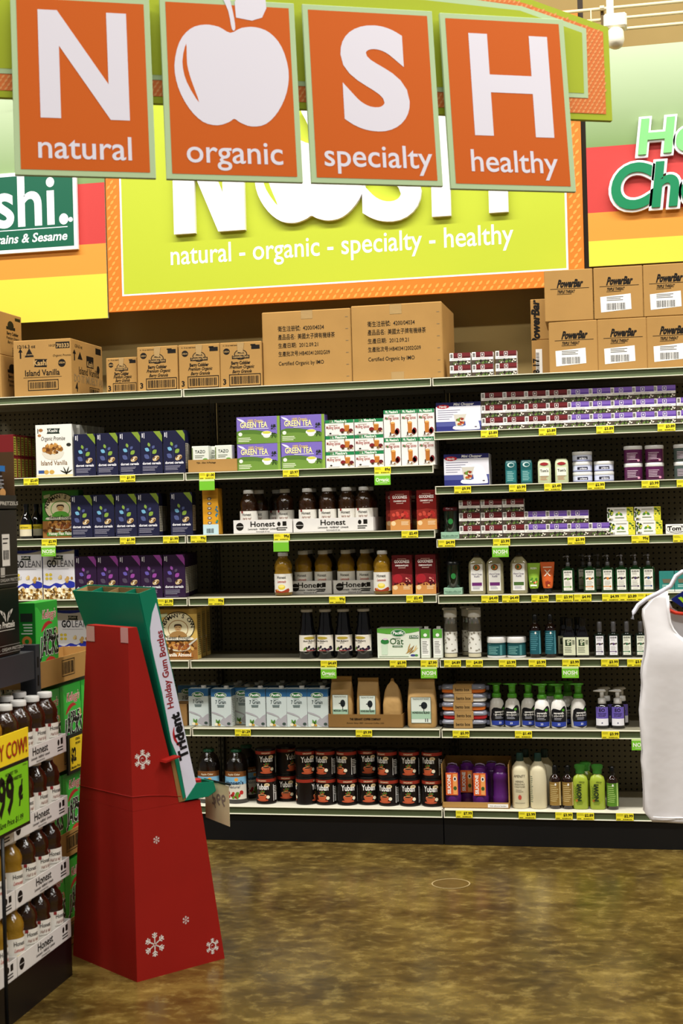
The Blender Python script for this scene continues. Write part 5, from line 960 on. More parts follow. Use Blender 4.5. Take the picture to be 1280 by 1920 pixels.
WP = V('#dcdad6'); k.add('pump', join([lathe([(R*.56, h*.632), (R*.6, h*.64), (R*.56, h*.76), (R*.3, h*.78)], WP, 16), lathe([(R*.28, h*.78), (R*.3, h*.93)], WP, 12), loft([(R*.4, R*.3, h*.93), (R*.95, R*.3, h*.945, -R*.3, 0), (R*.9, R*.28, h*.97, -R*.3, 0), (R*.4, R*.2, h, 0, 0)], WP, 'head', 16)])); k.h = h
k.row([(1115, 1143), (1145, 1172)], R1, '# black soap bottle with violet label and white pump', 'violet label soap bottles'); k.row([(1124, 1150), (1153, 1179)], R1, '# violet label soap bottle in the second row', 'violet label soap bottles at the back', y=.12)
# ---------- bottom shelf of the third section
RB = SR[0]
wt, _ = dim(829, 955, 1500, RB, .02); zt = RB+.004
k = Kind('cut_carton', 'carton', wt, .15, .2); hs_ = zat(950, 1428, .02)-RB
def side(s): return prism([(-.075, 0), (.075, 0), (.075, hs_), (.03, hs_*.98), (-.075, hs_*.93)], -.0015, .0015, CARD)
t = [box(wt, .15, .003, CARD, 0), box(wt, .003, .026, CARD, 0, 0, -.0735), box(wt, .003, hs_, CARD, 0, 0, .0735)]
for s in (-1, 1):
    me = side(s); me.transform(Matrix.Rotation(math.pi/2, 4, 'Z')); me.transform(Matrix.Translation((s*(wt/2-.0015), 0, 0))); t.append(me)
k.add('carton', join(t)); k.add('white_sticker', Art().rect(wt*.18, .004, wt*.3, .016, '#e2dfda', 1).text('little silicone bottles', wt*.33, .008, .009, '#5a5650', 2).front(.15), 0)
k.row([(829, 955)], RB, 'brown cut carton holding purple silicone bottles', y=.02)
PUR = V('#4a1a5c'); w, h = dim(876, 906.5, 1438, RB); R = w/2
def sili(lab):
    k = Kind('silicone_bottle', 'bottle', w, w, h); k.add('body', lathe([(R*.9, 0), (R, .004), (R*1.0, h*.24), (R*.93, h*.26), (R*.9, h*.62), (R*.97, h*.66), (R*.97, h*.80), (R*.8, h*.84)], PUR, 20)); k.add('lid', lathe([(R*.84, h*.841), (R*.86, h*.93), (R*.6, h*.97), (R*.5, h)], PUR, 18))
    k.add('carry_loop', tube([(-R*.6, 0, h*.93), (-R*.5, -R*.3, h*1.02), (0, -R*.5, h*1.05), (R*.5, -R*.3, h*1.02), (R*.6, 0, h*.93)], .003, B('clear_loop', '#8f7fa0'), 6), 1)
    if lab:
        a = Art(); cw = R*1.5; a.rect(-cw/2, h*.28, cw, h*.55, '#d8602c', 0); a.text('SILICONE', -cw*.10, h*.55, .020, '#f4efe8', 1.5, bold=.04, rot=math.pi/2, fit=None); a.rect(cw*.1, h*.30, cw*.34, h*.50, '#e8a05a', 1); a.ell(cw*.26, h*.68, cw*.15, h*.06, '#f0e8dc', 1.5); a.ell(cw*.26, h*.68, cw*.08, h*.035, '#2a2a2a', 2); a.ell(cw*.26, h*.45, cw*.14, h*.05, '#3f5a2a', 1.5); k.add('hang_card', a.front(2*R*.99, e=.001))
    return k
s1, s0 = sili(True), sili(False)
s1.row([(834, 862)], zt, 'purple silicone bottle with orange card at the carton end near the coffee cans', y=.03); s1.row([(887, 913)], zt, 'purple silicone bottle with orange card beside the one without a card', y=.027); s1.row([(862, 889)], zt, 'purple silicone bottle with orange card in the second row', y=.095); s0.row([(925, 951)], zt, 'purple silicone bottle without card at the front of the carton', y=.03); s0.row([(909, 935)], zt, 'purple silicone bottle without card in the second row', y=.095)
w, h = dim(959, 991, 1413, RB); R = w/2; CRM = M('cream_plastic', '#d9cfae', rough=.3)
def cond(front):
    k = bottle('conditioner_bottle', 'bottle', [(R*.92, 0), (R, .006), (R, h*.68), (R*.9, h*.75), (R*.5, h*.83), (R*.42, h*.85)], CRM, [(R*.42, h*.851), (R*.45, h*.86), (R*.42, h*.97), (R*.36, h)], V('#1c3a34'), 22); k.h = h
    a = Art(True)
    if front: a.text('AMENITY', 0, h*.57, .017, '#4a4638', 1.5, fit=R*1.4); a.text('HERBAL', 0, h*.48, .013, '#4a4638', 1.5, fit=R); a.text('ESSENTIALS', 0, h*.43, .011, '#4a4638', 1.5, fit=R*1.2); a.text('CONDITIONER', 0, h*.385, .010, '#4a4638', 1.5, fit=R*1.3); a.lines(-R*.5, h*.34, R, 2, h*.03, h*.008, '#8a8470', 1.5); a.ell(0, h*.21, R*.2, h*.045, '#b5483a', 1.5); a.rect(-R*.6, h*.10, R*1.2, h*.008, '#8a8470', 1.5)
    else: a.lines(-R*1.1, h*.58, R*.5, 14, h*.035, h*.01, '#4f6a5a', 1.5)
    k.add('label_print', a.round(R), 0); return k
c1, c0 = cond(True), cond(False)
c1.row([(959, 991)], RB, 'cream conditioner bottle with black lettering beside the purple bottles', y=.02); c0.row([(992, 1026)], RB, 'cream conditioner bottle turned to show only small print', y=.02); c0.row([(970, 1001), (1006, 1037)], RB, '# cream bottle in the second row', 'cream bottles at the back', y=.12)
w, h = dim(1030, 1052, 1436, RB); R = w/2
slim(h, R, '#8a6c34', '#d8c48a').row([(1030, 1052), (1054, 1076)], RB, '# amber bottle with gold label beside the cream conditioner', 'amber bottles with gold labels'); slim(h*.985, R, '#4f7a22', '#b9d87a').row([(1137, 1160)], RB, 'dark bottle with green striped label at the end of the row')
w, h = dim(1074, 1103, 1434, RB); R = w/2
k = bottle('lotion_bottle', 'bottle', [(R*.88, 0), (R, .006), (R*.96, h*.40), (R, h*.62), (R*.85, h*.72), (R*.5, h*.77), (R*.45, h*.79)], M('lime_plastic', '#9aab38', rough=.2), None, None, 22, 2.8, .7); k.h = h; k.add('cap', loft([(R*.6, R*.42, h*.791), (R*.62, R*.45, h*.80), (R*.60, R*.45, h*.88), (R*.78, R*.5, h*.92), (R*.75, R*.48, h*.98), (R*.5, R*.3, h)], V('#3f8a34'), 'cap', 20)); a = Art(); a.text('NOW!', R*.12, h*.38, .026, '#24321a', 1, bold=.05, rot=math.pi/2); a.text('ORGANIC', -R*.45, h*.36, .015, '#4f6a1c', 1, bold=.02, rot=math.pi/2); a.text('citrus', R*.2, h*.60, .011, '#4a5a1c', 1, bold=.02); a.lines(-R*.5, h*.17, R, 3, h*.03, h*.01, '#5f7a24', 1); a.ell(-R*.5, h*.2, R*.16, h*.03, '#b5702a', 1); k.add('label_print', a.front(2*R*.7, e=.001), 0)
k.row([(1074, 1103), (1106, 1135)], RB, '# lime lotion bottle with green flip cap', 'lime lotion bottles'); k.row([(1085, 1112)], RB, 'lime lotion bottle in the second row', y=.10)
# ================================================================ cardboard gum stand (local x = from its back to its front, y = across, z up)
RED = M('red_card', '#971810', rough=.6, spec=.25, noise=.05, scale=5); GRN = M('green_card', '#08785a', rough=.5, spec=.3, noise=.05, scale=5); GCARD = M('inner_card', '#9b7a48', rough=.8, noise=.08, scale=10)
SO = Vector((-1.616, -1.970, 0)); SA = math.atan2(.794, .609)
gs = tag(link('gum_stand', None, None, SO, SA), 'red cardboard floor stand with green chute and snowflakes', 'display stand')
bx_ = Vector((math.cos(SA), math.sin(SA), 0)); by_ = Vector((-math.sin(SA), math.cos(SA), 0))
def sside(px, py):                     # point on the stand's side panel
    v = ray(px, py); t = (SO-CP).dot(by_)/v.dot(by_); q = CP+v*t-SO; return q.dot(bx_), q.z
def sback(px, py):                     # point on its back panel
    v = ray(px, py); t = (SO-CP).dot(bx_)/v.dot(bx_); q = CP+v*t-SO; return q.dot(by_), q.z
def hexa(b, t, mat):                   # frustum from two rectangles (s0,s1,y0,y1,z)
    vs = [(s, y, q[4]) for q in (b, t) for s, y in ((q[0], q[2]), (q[1], q[2]), (q[1], q[3]), (q[0], q[3]))]
    return new_mesh('frustum', vs, [(3, 2, 1, 0), (4, 5, 6, 7), (0, 1, 5, 4), (1, 2, 6, 5), (2, 3, 7, 6), (3, 0, 4, 7)], mat)
def sdepth(px, py, s0):               # point on the plane at distance s0 from its back
    v = ray(px, py); t = (SO+bx_*s0-CP).dot(bx_)/v.dot(bx_); q = CP+v*t-SO; return q.dot(by_), q.z
yB0, yB1, yB2 = sback(137, 1800)[0], sback(149, 1500)[0], sback(163, 1175)[0]
link('lower_skirt', hexa((0, .345, 0, yB0, 0), (0, .262, 0, yB1, .545), RED), gs)
link('back_support', hexa((0, .186, 0, yB1, .5455), (.0, .034, 0, yB2, 1.132), RED), gs)
link('crease', join([tube([(.0, -.0006, .592), (.06, -.001, .588), (.13, -.001, .578), (.186, -.0006, .566)], .0016, RED, 6), tube([(-.0006, .002, .592), (-.001, .15, .59), (-.0006, yB1, .588)], .0012, RED, 6)]), gs)
link('torn_flap', prism([(.108, .690), (.165, .702), (.163, .706), (.112, .697)], -.035, 0, RED), gs)
yN1, yF1 = sdepth(260, 1114, .044)[0], sdepth(137, 1111, .044)[0]
def yn(z): return yN1*max(-.1, (z-.556)/.684)            # chute walls flare outward towards the top
def yf(z): return .232+(yF1-.232)*max(-.1, (z-.556)/.684)
RR0, RR1, FF0, FF1 = (.044, 1.240), (.193, .556), (.103, 1.256), (.243, .602)
def plate(c, mat, th=.003, name='plate'):
    c = [Vector(q) for q in c]; n = (c[1]-c[0]).cross(c[2]-c[0]).normalized()*th; vs = c+[q+n for q in c]; m = len(c)
    me = new_mesh(name, vs, [tuple(range(m-1, -1, -1)), tuple(range(m, 2*m))]+[(i, (i+1) % m, (i+1) % m+m, i+m) for i in range(m)], mat); return me
def near(p): return (p[0], yn(p[1]), p[1])
def far(p): return (p[0], yf(p[1]), p[1])
ch = link('chute', join([plate([near(RR0), near(RR1), near(FF1), near(FF0)], GRN), plate([far(RR0), far(FF0), far(FF1), far(RR1)], GRN), plate([near(RR0), far(RR0), far(RR1), near(RR1)], GRN), plate([near(FF0), near(FF1), far(FF1), far(FF0)], GRN)]), gs)
link('card_lining', join([plate([(p[0]*.97+.004, yn(p[1])+.004, p[1]-.004) for p in (RR0, FF0, FF1)], GCARD, .001), plate([(FF0[0]-.004, yn(1.25)+.006, FF0[1]-.004), (FF0[0]-.004, yf(1.25)-.006, FF0[1]-.004), (FF0[0]+.03, yf(1.1)-.006, 1.10), (FF0[0]+.03, yn(1.1)+.006, 1.10)], GCARD, .001),
    plate([(RR0[0]+.005, yf(1.24)-.004, 1.238), (FF0[0]-.002, yf(1.24)-.004, 1.252), (FF0[0]+.03, yf(1.1)-.004, 1.1), (RR0[0]+.04, yf(1.1)-.004, 1.1)], GCARD, .001)]), ch)
for i in range(3):
    y = yn(1.24)+(yf(1.24)-yn(1.24))*(i+1)/4; mt = GRN if i != 1 else GCARD
    link('divider', plate([(RR0[0]+.004, y, 1.236), (FF0[0]-.003, y, 1.252), (FF0[0]+.030, y, 1.10), (RR0[0]+.036, y, 1.10)], mt, .002), ch)
wp = [sside(*q) for q in ((291, 1130), (284, 1150), (280, 1178), (281, 1200), (286, 1226), (303, 1300), (320, 1390), (334, 1424), (348, 1498), (352, 1494), (366, 1468), (350, 1396), (332, 1310), (312, 1220), (297, 1154))]
WPN = M('panel_lilac_white', '#d9d8ea', rough=.4)
link('white_side_panel', new_mesh('panel', [(s, yn(z)-.0042, z) for s, z in wp]+[(s, yn(z)-.001, z) for s, z in wp], [tuple(range(len(wp))), tuple(range(2*len(wp)-1, len(wp)-1, -1))]+[(i, i+len(wp), (i+1) % len(wp)+len(wp), (i+1) % len(wp)) for i in range(len(wp))], WPN), ch)
a = Art(); s0, z0 = sside(325, 1326); s1, z1 = sside(303, 1181); ang = math.atan2(z1-z0, s1-s0); a.text('Holiday Gum Bottles', (s0+s1)/2-.002, (z0+z1)/2, .034, '#8e1c22', 1, bold=.025, rot=ang, fit=math.hypot(s1-s0, z1-z0))
s0, z0 = sside(352, 1420); s1, z1 = sside(333, 1334); ang = math.atan2(z1-z0, s1-s0); a.text('Trident', (s0+s1)/2, (z0+z1)/2, .050, '#141216', 1, bold=.05, rot=ang, fit=math.hypot(s1-s0, z1-z0))
a.poly(smooth_poly([sside(*q) for q in ((336, 1400), (325, 1388), (322, 1374), (325, 1362), (325.5, 1374), (329, 1386))], 3), '#b01c24', 1)
link('panel_lettering', a.mesh(lambda u, v, L: (u, yn(v)-.0046-L*.0003, v)), ch)
link('exposed_board', plate([(q[0], -.0015, q[1]) for q in (sside(319, 1424), sside(336, 1422), sside(353, 1500), sside(335, 1504))], CARD2, .002), gs)
# dispensing lip
T0, T1, T2, T3, T4 = (.199, .552), (.290, .552), (.322, .566), (.312, .598), (.247, .603)
link('dispensing_lip', join([plate([(p[0], -.004, p[1]) for p in (T0, T1, T2, T3, T4)], GRN), plate([(p[0], .236, p[1]) for p in (T4, T3, T2, T1, T0)], GRN), plate([(T0[0], -.002, T0[1]), (T0[0], .236, T0[1]), (T1[0], .236, T1[1]), (T1[0], -.002, T1[1])], GRN, .002), plate([(T2[0], -.004, T2[1]), (T2[0], .236, T2[1]), (T3[0], .236, T3[1]), (T3[0], -.004, T3[1])], GRN), plate([(T1[0], -.004, T1[1]), (T1[0], .236, T1[1]), (T2[0], .236, T2[1]), (T2[0], -.004, T2[1])], GRN)]), gs)
def snow(cx, cz, r, swirl):
    a = Art(); W_ = P('#f0ece6')
    for k in range(6):
        t = math.pi/6+k*math.pi/3; d = (math.cos(t), math.sin(t)); q = (-d[1], d[0])
        def bar(p0, p1, w): 
            v = Vector((p1[0]-p0[0], p1[1]-p0[1])).normalized(); m = (-v.y*w, v.x*w); a.poly([(p0[0]+m[0], p0[1]+m[1]), (p1[0]+m[0], p1[1]+m[1]), (p1[0]-m[0], p1[1]-m[1]), (p0[0]-m[0], p0[1]-m[1])], W_, 1)
        o = lambda f, g=0: (cx+d[0]*r*f+q[0]*r*g, cz+d[1]*r*f+q[1]*r*g)
        bar(o(.45 if swirl else .08), o(.92), r*.045); a.ell(*o(.94), r*.09, r*.09, W_, 1, 8)
        for f in (.55, .75):
            for s in (-1, 1): bar(o(f), o(f+.16, s*.2), r*.04); a.ell(*o(f+.16, s*.2), r*.06, r*.06, W_, 1, 6)
        if not swirl: a.leaf(*o(.3), r*.14, r*.07, t, W_, 1)
    if swirl:
        pts = [(cx+r*(.08+.055*i/2)*math.cos(i*.55), cz+r*(.08+.055*i/2)*math.sin(i*.55)) for i in range(15)]
        for p0, p1 in zip(pts, pts[1:]): a.poly([(p0[0], p0[1]-r*.03), (p1[0], p1[1]-r*.03), (p1[0], p1[1]+r*.03), (p0[0], p0[1]+r*.03)], W_, 1)
        for i in range(20): t = i*math.pi/10; a.ell(cx+r*.5*math.cos(t), cz+r*.5*math.sin(t), r*.085, r*.085, W_, 1, 6)
    return a.mesh(lambda u, v, L: (u, -.0008, v))
for px, py, r, sw in ((267, 1424, .031, True), (293, 1575, .012, False), (348, 1725, .013, False), (290, 1771, .038, False), (398, 1774, .026, True)): link('snowflake', snow(*sside(px, py), r, sw), gs)
TP = M('clear_tape_strip', '#c98f8a', rough=.15, spec=.6)
for q in (((162, 1173), (178, 1203)), ((226, 1176), (241, 1206))):
    (y0, z0), (y1, z1) = sback(*q[0]), sback(*q[1]); link('tape_strip', new_mesh('tape', [(-.0012, y0, z0), (-.0012, y1, z0), (-.0012, y1, z1), (-.0012, y0, z1)], [(0, 1, 2, 3)], TP), gs)
a = Art()
for q in (1116, 1124):
    s0, z0 = sside(271, q+2); s1, z1 = sside(286, q-4); a.poly([(s0, z0), (s1, z1-.002), (s1, z1+.009), (s0, z0+.010)], '#d8dcd8', 1); [a.rect(s0+.002+.004*i, z0+.002, .002, .006, '#7a8a84', 2) for i in range(int((s1-s0)/.0045))]
link('paper_sticker', a.mesh(lambda u, v, L: (u, yn(v)-.0006-L*.0003, v)), ch)
fl = tag(link('price_flyer', None, gs.matrix_world @ Vector((0, 0, 0)) if False else None), 'pale paper flyer clipped to the front of the gum stand', 'flyer')
fl.location = SO; fl.rotation_euler = (0, 0, SA)
zf0, zf1 = .452, .590; FP = M('flyer_paper', '#d8c8a0', rough=.6, noise=.1, scale=14)
link('sheet', prism([(-.062, zf0), (.075, zf0+.012), (.075, zf1), (-.062, zf1-.004)], 0, .0008, FP), fl); sh = fl.children[0]; sh.data.transform(Matrix.Rotation(math.pi/2, 4, 'Z')); sh.data.transform(Matrix.Translation((.336, 0, 0)))
link('clip_bar', box(.006, .15, .006, KICK, .001, .336, .004, zf1-.001), fl)
a = Art(); a.text('99¢', 0, .515, .055, P('#8a7a70'), 1, bold=.02); link('printed_price', a.mesh(lambda u, v, L: (.3346, u-.004, v)), fl)
GBW = V('#b01f26')
for i, y in enumerate((.035, .085, .135)):
    k = Kind('gum_bottle', 'gum', .04, .04, .06); k.add('bottle', lathe([(.016, 0), (.018, .003), (.018, .034), (.014, .038)], V('#e0dcd8'), 16)); k.add('cap', lathe([(.0185, .0385), (.019, .040), (.019, .052), (.016, .054)], GBW, 16)); q = SO+bx_*.270+by_*y
    k.put((q.x, q.y, .5545), ORD[i]+' red capped gum bottle in the lip of the gum stand', 'gum bottles in the lip')

# ================================================================ bottle display at the end of the aisle
GREYM = M('grey_steel', '#3c3d42', rough=.45, metal=.3, noise=.05, scale=6)
XF = -1.85
rk = tag(link('end_display', None, None, (0, 0, 0)), 'grey steel display rack with black plinth beside the gum stand', 'rack')
link('plinth', slab(-2.46, XF-.004, -3.6, -1.925, 0, .1285, KICK), rk)
link('shelf', join([slab(-2.46, -1.965, -3.6, -1.945, 1.036, 1.058, GREYM), slab(-1.965, -1.95, -3.6, -1.945, .968, 1.058, GREYM)]), rk)
up = [slab(-2.01, -1.955, -1.922, -1.884, 0, 1.075, GREYM)]
for k in range(16): up.append(slab(-1.9555, -1.9545, -1.910, -1.898, .10+k*.06, .135+k*.06, INK))
link('upright', join(up), rk); link('upright', slab(-2.46, -2.41, -1.922, -1.884, 0, 1.075, GREYM), rk); link('back_panel', slab(-2.47, -2.461, -3.6, -1.885, 0, 1.9, GREYM), rk)
HY = math.pi/2
tr1 = honest_tray(.408, .26, .058); step = .2006
TN = ('bottom', 'second', 'third', 'top')
for lv in range(4):
    zt = .1292+lv*step
    for j, yc in enumerate((-2.141, -2.553)):
        tr1.put((XF-.13, yc, zt), 'white bottle tray, %s tier of the end display, %s' % (TN[lv], ('next to the gum stand', 'behind the price sign')[j]), 'bottle trays on the end display', HY)
        for i in range(4):
            kk = HT if (j == 0 and not (lv < 2 and i == 3)) else HL
            y = yc+.149-i*.099
            if j == 1 and i > 2: continue
            for rrow in range(2 if (lv == 3 or (j == 0 and i < 2)) else 1):
                kk.put((XF-.0465-rrow*.088, y, zt+.0026), '%s bottle from the gum stand, %s row, %s tier tray %s' % (ORD[i], ('front', 'back')[rrow], TN[lv], ('beside the stand', 'behind the price sign')[j]), 'tea and lemonade bottles on the end display', HY+random.uniform(-.6, -.15))
# black snack cartons on the steel shelf
BKC = M('black_carton', '#14110f', rough=.3); XC = -1.962
def bands(a, w, h, emblem, lab):
    for z in (.05,): a.rect(-w/2, h*z, w, h*.008, '#8a8680', 1); a.rect(-w/2, h*(z+.105), w, h*.008, '#8a8680', 1); a.text('PRETZELS · DREAM PRETZELS · DREAM PRETZELS', w*.1, h*(z+.03), .014, '#a8a49c', 1, bold=.02, fit=w*.9)
    if emblem:
        for s in (-1, 1):
            for i in range(3): a.leaf(w*.30+s*(.012+.010*i), h*(.58+.03*i), .018, .005, math.pi/2-s*(.35+.3*i), '#d8d4cc', 1)
        a.text('Dream Pretzels', w*.42, h*.42, .028, '#e0dcd4', 1, 'R', bold=.02); a.rect(w*.0, h*.38, w*.42, h*.008, '#d8d4cc', 1)
    if lab: a.rect(w*.26, h*.28, .055, .10, '#e6e2dc', 1); a.barcode(w*.275, h*.36, .042, .030, L=2); a.lines(w*.27, h*.62, .045, 2, .014, .004, INK, 2); a.rect(w*.0, h*.12, .075, .055, '#cfcbc4', 1); a.rect(w*.23, h*.14, .03, .03, '#b9b5ae', 1)
z = 1.0588
for i, (h, em, lb, txt) in enumerate(((.214, True, False, 'black snack carton with winged emblem on the steel shelf'), (.246, False, True, 'black snack carton with white barcode label stacked in the middle'))):
    a = Art(); bands(a, .48, h, em, lb); k = Kind('snack_carton', 'carton', .48, .26, h); k.add('carton', box(.48, .26, h, BKC, .003)); k.add('printed_front', a.front(.26), 0); k.put((XC-.13, -2.022-.24, z), txt, None, HY); z += h+.0006
k = Kind('snack_carton', 'carton', .48, .26, .19); k.add('carton', join([open_tray(.48, .26, .045, BKC, .003), box(.003, .25, .185, M('carton_inside', '#5a4024', rough=.8), 0, .2385, .0, .0), box(.48, .003, .185, CARD2, 0, 0, .1285)])); a = Art(); bands(a, .48, .045/.16, False, False); k.add('printed_front', Art().text('DREAM PRETZELS · PRETZELS', .05, .014, .016, '#c9c5bc', 1, bold=.02, fit=.4).front(.26), 0)
k.put((XC-.13, -2.262, z), 'open black snack carton on top of the stack with blue bags', None, HY)
PBM = B('bag_black', '#15161c', bump=.5, bscale=25, rough=.2)
for i in range(3):
    k = Kind('snack_bag', 'bag', .12, .05, .15); k.add('bag', loft([(.055, .004, .0), (.058, .020, .02), (.060, .026, .07), (.058, .018, .12), (.056, .003, .145), (.056, .003, .15)], PBM, 'bag', 18, 3)); a = Art(); a.rect(-.05, .118, .1, .018, '#2a78c8', 1); k.add('blue_stripe', a.front(.046), 0); a = Art(); a.ell(.02, .05, .022, .014, '#d8a060', 1); a.lines(-.04, .10, .08, 4, .012, .004, '#9a9aa4', 1); k.add('printed_front', a.front(.054, e=.001), 0)
    k.put((XC-.045, -2.105-i*.125, z+.0035), ORD[i]+' dark snack bag with blue stripe in the open carton', 'snack bags in the open carton', HY)
# price sign on a pole
XS = -1.80
sgo = tag(link('price_sign_stand', None, None, (XS, 0, 0)), 'pole sign with yellow header and lime price card before the bottle trays', 'sign')
def sy(px, py): q = on_x(px, py, XS); return q.y, q.z
yR, zt_ = sy(51, 1363); _, zb_ = sy(50, 1420); _, zg0 = sy(46, 1541); wS = .32; yc = yR-wS/2
def face(a, nm, par): return link(nm, a.mesh(lambda u, v, L: (.003+L*.0004, u+yc, v)), par)
link('frame', join([slab(-.004, .002, yR-wS, yR, zg0-.012, zb_, KICK)]), sgo); pole_y, _ = sy(10, 1600)
link('pole', tube([(-.008, pole_y, .012), (-.008, pole_y, zg0)], .006, KICK), sgo); link('foot', box(.12, .16, .012, KICK, .002, .06, pole_y, 0), sgo)
hd = link('header_card', slab(-.002, .0015, yR-wS, yR+.002, zb_+.001, zt_, M('yellow_card', '#f0d020', rough=.5)), sgo)
a = Art(); a.text('HOLY COW!', wS/2-.012, zb_+.018, .066, '#3a1a10', 1, 'R', bold=.004, fit=wS*.9); a.text('HOLY COW!', wS/2-.015, zb_+.0195, .066, '#b8281c', 1.5, 'R', bold=-.004, fit=wS*.89); face(a, 'header_lettering', hd)
gc = link('price_card', slab(.002, .003, yR-wS+.008, yR-.008, zg0-.002, zb_-.010, M('lime_card', '#7cc41c', rough=.5)), sgo)
a = Art(); hh = zb_-zg0; a.text('99', wS*.16, zg0+hh*.27, .150, INK, 1, 'R', bold=.04, sx=.72); a.text('¢', wS*.30, zg0+hh*.40, .085, INK, 1, bold=.04, sx=.8); a.text('HONEST TEA', wS*.12, zg0+hh*.83, .014, INK, 1, bold=.03); a.text('ASSORTED VARIETIES', wS*.12, zg0+hh*.73, .014, INK, 1, bold=.03); a.text('Save Price $1.99', wS*.34, zg0+hh*.07, .024, INK, 1, 'R', bold=.02, shear=.15); a.text('12/16oz', wS*.40, zg0+hh*.90, .009, INK, 1); face(a, 'price_lettering', gc)
# boxed cereal display behind it
XA = -1.985; AG = M('cereal_green', '#1f9a2c', rough=.3); w, h = .186, .285
a = Art(); u = w/100
a.poly(smooth_poly([(-50*u, h*.95), (-10*u, h*.8), (20*u, h*.9), (50*u, h*.75), (50*u, h*.3), (0, h*.25), (-50*u, h*.4)], 3), '#3cb840', 1); a.poly(smooth_poly([(-26*u, h*.64), (-14*u, h*.73), (8*u, h*.765), (26*u, h*.73), (8*u, h*.72), (-10*u, h*.68)], 3), '#b5242a', 2); a.text("Kellogg's", 10*u, h*.80, .040, '#f4e8e4', 3, bold=.05, shear=.2, fit=62*u); a.text("Kellogg's", 10*u, h*.80, .040, '#b5242a', 4, bold=.01, shear=.2, fit=60*u)
for t, z, s, f in (('APPLE', .535, .052, 62), ('JACKS', .37, .085, 92)): a.text(t, 8*u, h*z, s, '#f2f2ee', 5, bold=.06, fit=f*u, shear=.1); a.text(t, 8*u, h*z, s, '#17140f', 6, bold=.03, fit=f*u*.95, shear=.1)
a.poly(smooth_poly([(-10*u, h*.30), (10*u, h*.34), (34*u, h*.30), (20*u, h*.26), (8*u, h*.28)], 3), '#c8322c', 5); a.blobs(0, h*.09, 48*u, h*.09, 40, 8*u, ['#c87a3a', '#e0a860', '#6aa03a', '#b5562a', '#efe0c0'], 4); a.ell(40*u, h*.62, 9*u, h*.06, '#c89a60', 3); a.ell(40*u, h*.62, 4*u, h*.025, '#3cb840', 4)
b = Art(); b.rect(-.03, 0, .06, h, '#157a24', 1); b.ell(0, h*.55, .018, .018, '#c87a3a', 2); b.ell(0, h*.55, .008, .008, '#157a24', 3); b.ell(-.004, h*.3, .016, .016, '#6aa03a', 2); b.rect(-.022, h*.78, .044, h*.1, '#1f2a20', 2); b.lines(-.02, h*.74, .04, 4, .01, .004, '#c9d8c4', 2)
AJ = Kind('cereal_box', 'cereal', w, .062, h); AJ.add('carton', box(w, .062, h, AG, .001)); AJ.add('printed_front', a.clip(w, h).front(.062), 0); b2 = b.mesh(lambda u, v, L: (-w/2-.0003-L*.0003, u, v)); AJ.add('printed_side', b2, 0)
yA = -1.845
ctr = Kind('cut_carton', 'carton', .60, .16, .09); ctr.add('tray', open_tray(.60, .16, .088, CARD, .003)); ctr.add('printed_barcode', Art().barcode(-.085, .026, .10, .042, frame=True).front(.16), 0)
for lv in range(4):
    zt = .002+lv*.3055
    if lv: ctr.put((XA-.08, yA+.30, zt), 'brown cut carton with barcode in the %s tier of green cereal boxes' % ('bottom', 'second', 'third', 'top')[lv], 'cut cartons of the cereal display', HY)
    else: ctr.put((XA-.08, yA+.30, zt), 'brown cut carton on the floor under the green cereal boxes', 'cut cartons of the cereal display', HY)
    ny = [0] if lv == 3 else [0, 1, 2]
    for i in ny:
        for r_ in range(2 if lv < 3 else 1): AJ.put((XA-.037-r_*.066, yA+.103+i*.1905, zt+.0036), '%s green cereal box from the bottle trays, %s of the %s carton' % (ORD[i], ('front', 'back')[r_], ('floor', 'second tier', 'third tier', 'top tier')[lv]), 'green cereal boxes', HY)
q0, q1 = on_x(131, 1384, XA+.018), on_x(131, 1450, XA+.018)
ps = tag(link('price_sign', None, None, (XA+.012, q0.y, q1.z)), 'yellow price card in black frame on the cereal display', 'sign'); ph = q0.z-q1.z; pw = .16
link('frame', slab(-.006, 0, -.006, pw, -.008, ph+.008, KICK), ps); link('card', slab(0.0002, .001, .012, pw-.012, .004, ph-.004, M('yellow_card', '#f0d020')), ps)
a = Art(); a.text('$2', .018, ph*.30, .062, INK, 1, 'L', bold=.05, sx=.7); a.text('CEREAL', .06, ph*.86, .012, INK, 1, 'L', bold=.02); a.text('PER BOX', .06, ph*.74, .011, INK, 1, 'L', bold=.02); a.text('Member Price', .02, ph*.07, .014, INK, 1, 'L', bold=.01, shear=.1); link('card_print', a.mesh(lambda u, v, L: (.0014+L*.0003, u, v)), ps)

# ================================================================ white tank top on a hanger
TD = 4.6; tq = CP+ray(1297, 1110)*TD
sl_ = 2700/TD
shirt = tag(link('tank_top', None, None, (tq.x, tq.y, tq.z)), 'white ribbed tank top with red inner neck band on a hanger', 'tank top')
shirt.rotation_euler = (0, 0, YAW*.6)
COT = M('white_cotton', '#e8e5e6', rough=.85, spec=.1, noise=.02, scale=12, bump=.25, bscale=18)
def tz_(py): return -(py-1110)/sl_
def tx(px): return -(1297-px)/sl_
prof = [(1108, 1247, 1252), (1120, 1224, 1250), (1140, 1205, 1250), (1152, 1204, 1250), (1165, 1206, 1252), (1178, 1208, 1257), (1190, 1209, 1266), (1202, 1209, 1281), (1206, 1208.5, 1297), (1225, 1206, 1297), (1245, 1201, 1297), (1262, 1199, 1297), (1280, 1200, 1297), (1300, 1198, 1297), (1330, 1193.5, 1297), (1370, 1195, 1297), (1405, 1197, 1297), (1425, 1194.5, 1297), (1445, 1196.5, 1297), (1480, 1198, 1297), (1520, 1197, 1297), (1532, 1206, 1297), (1537, 1211, 1297)]
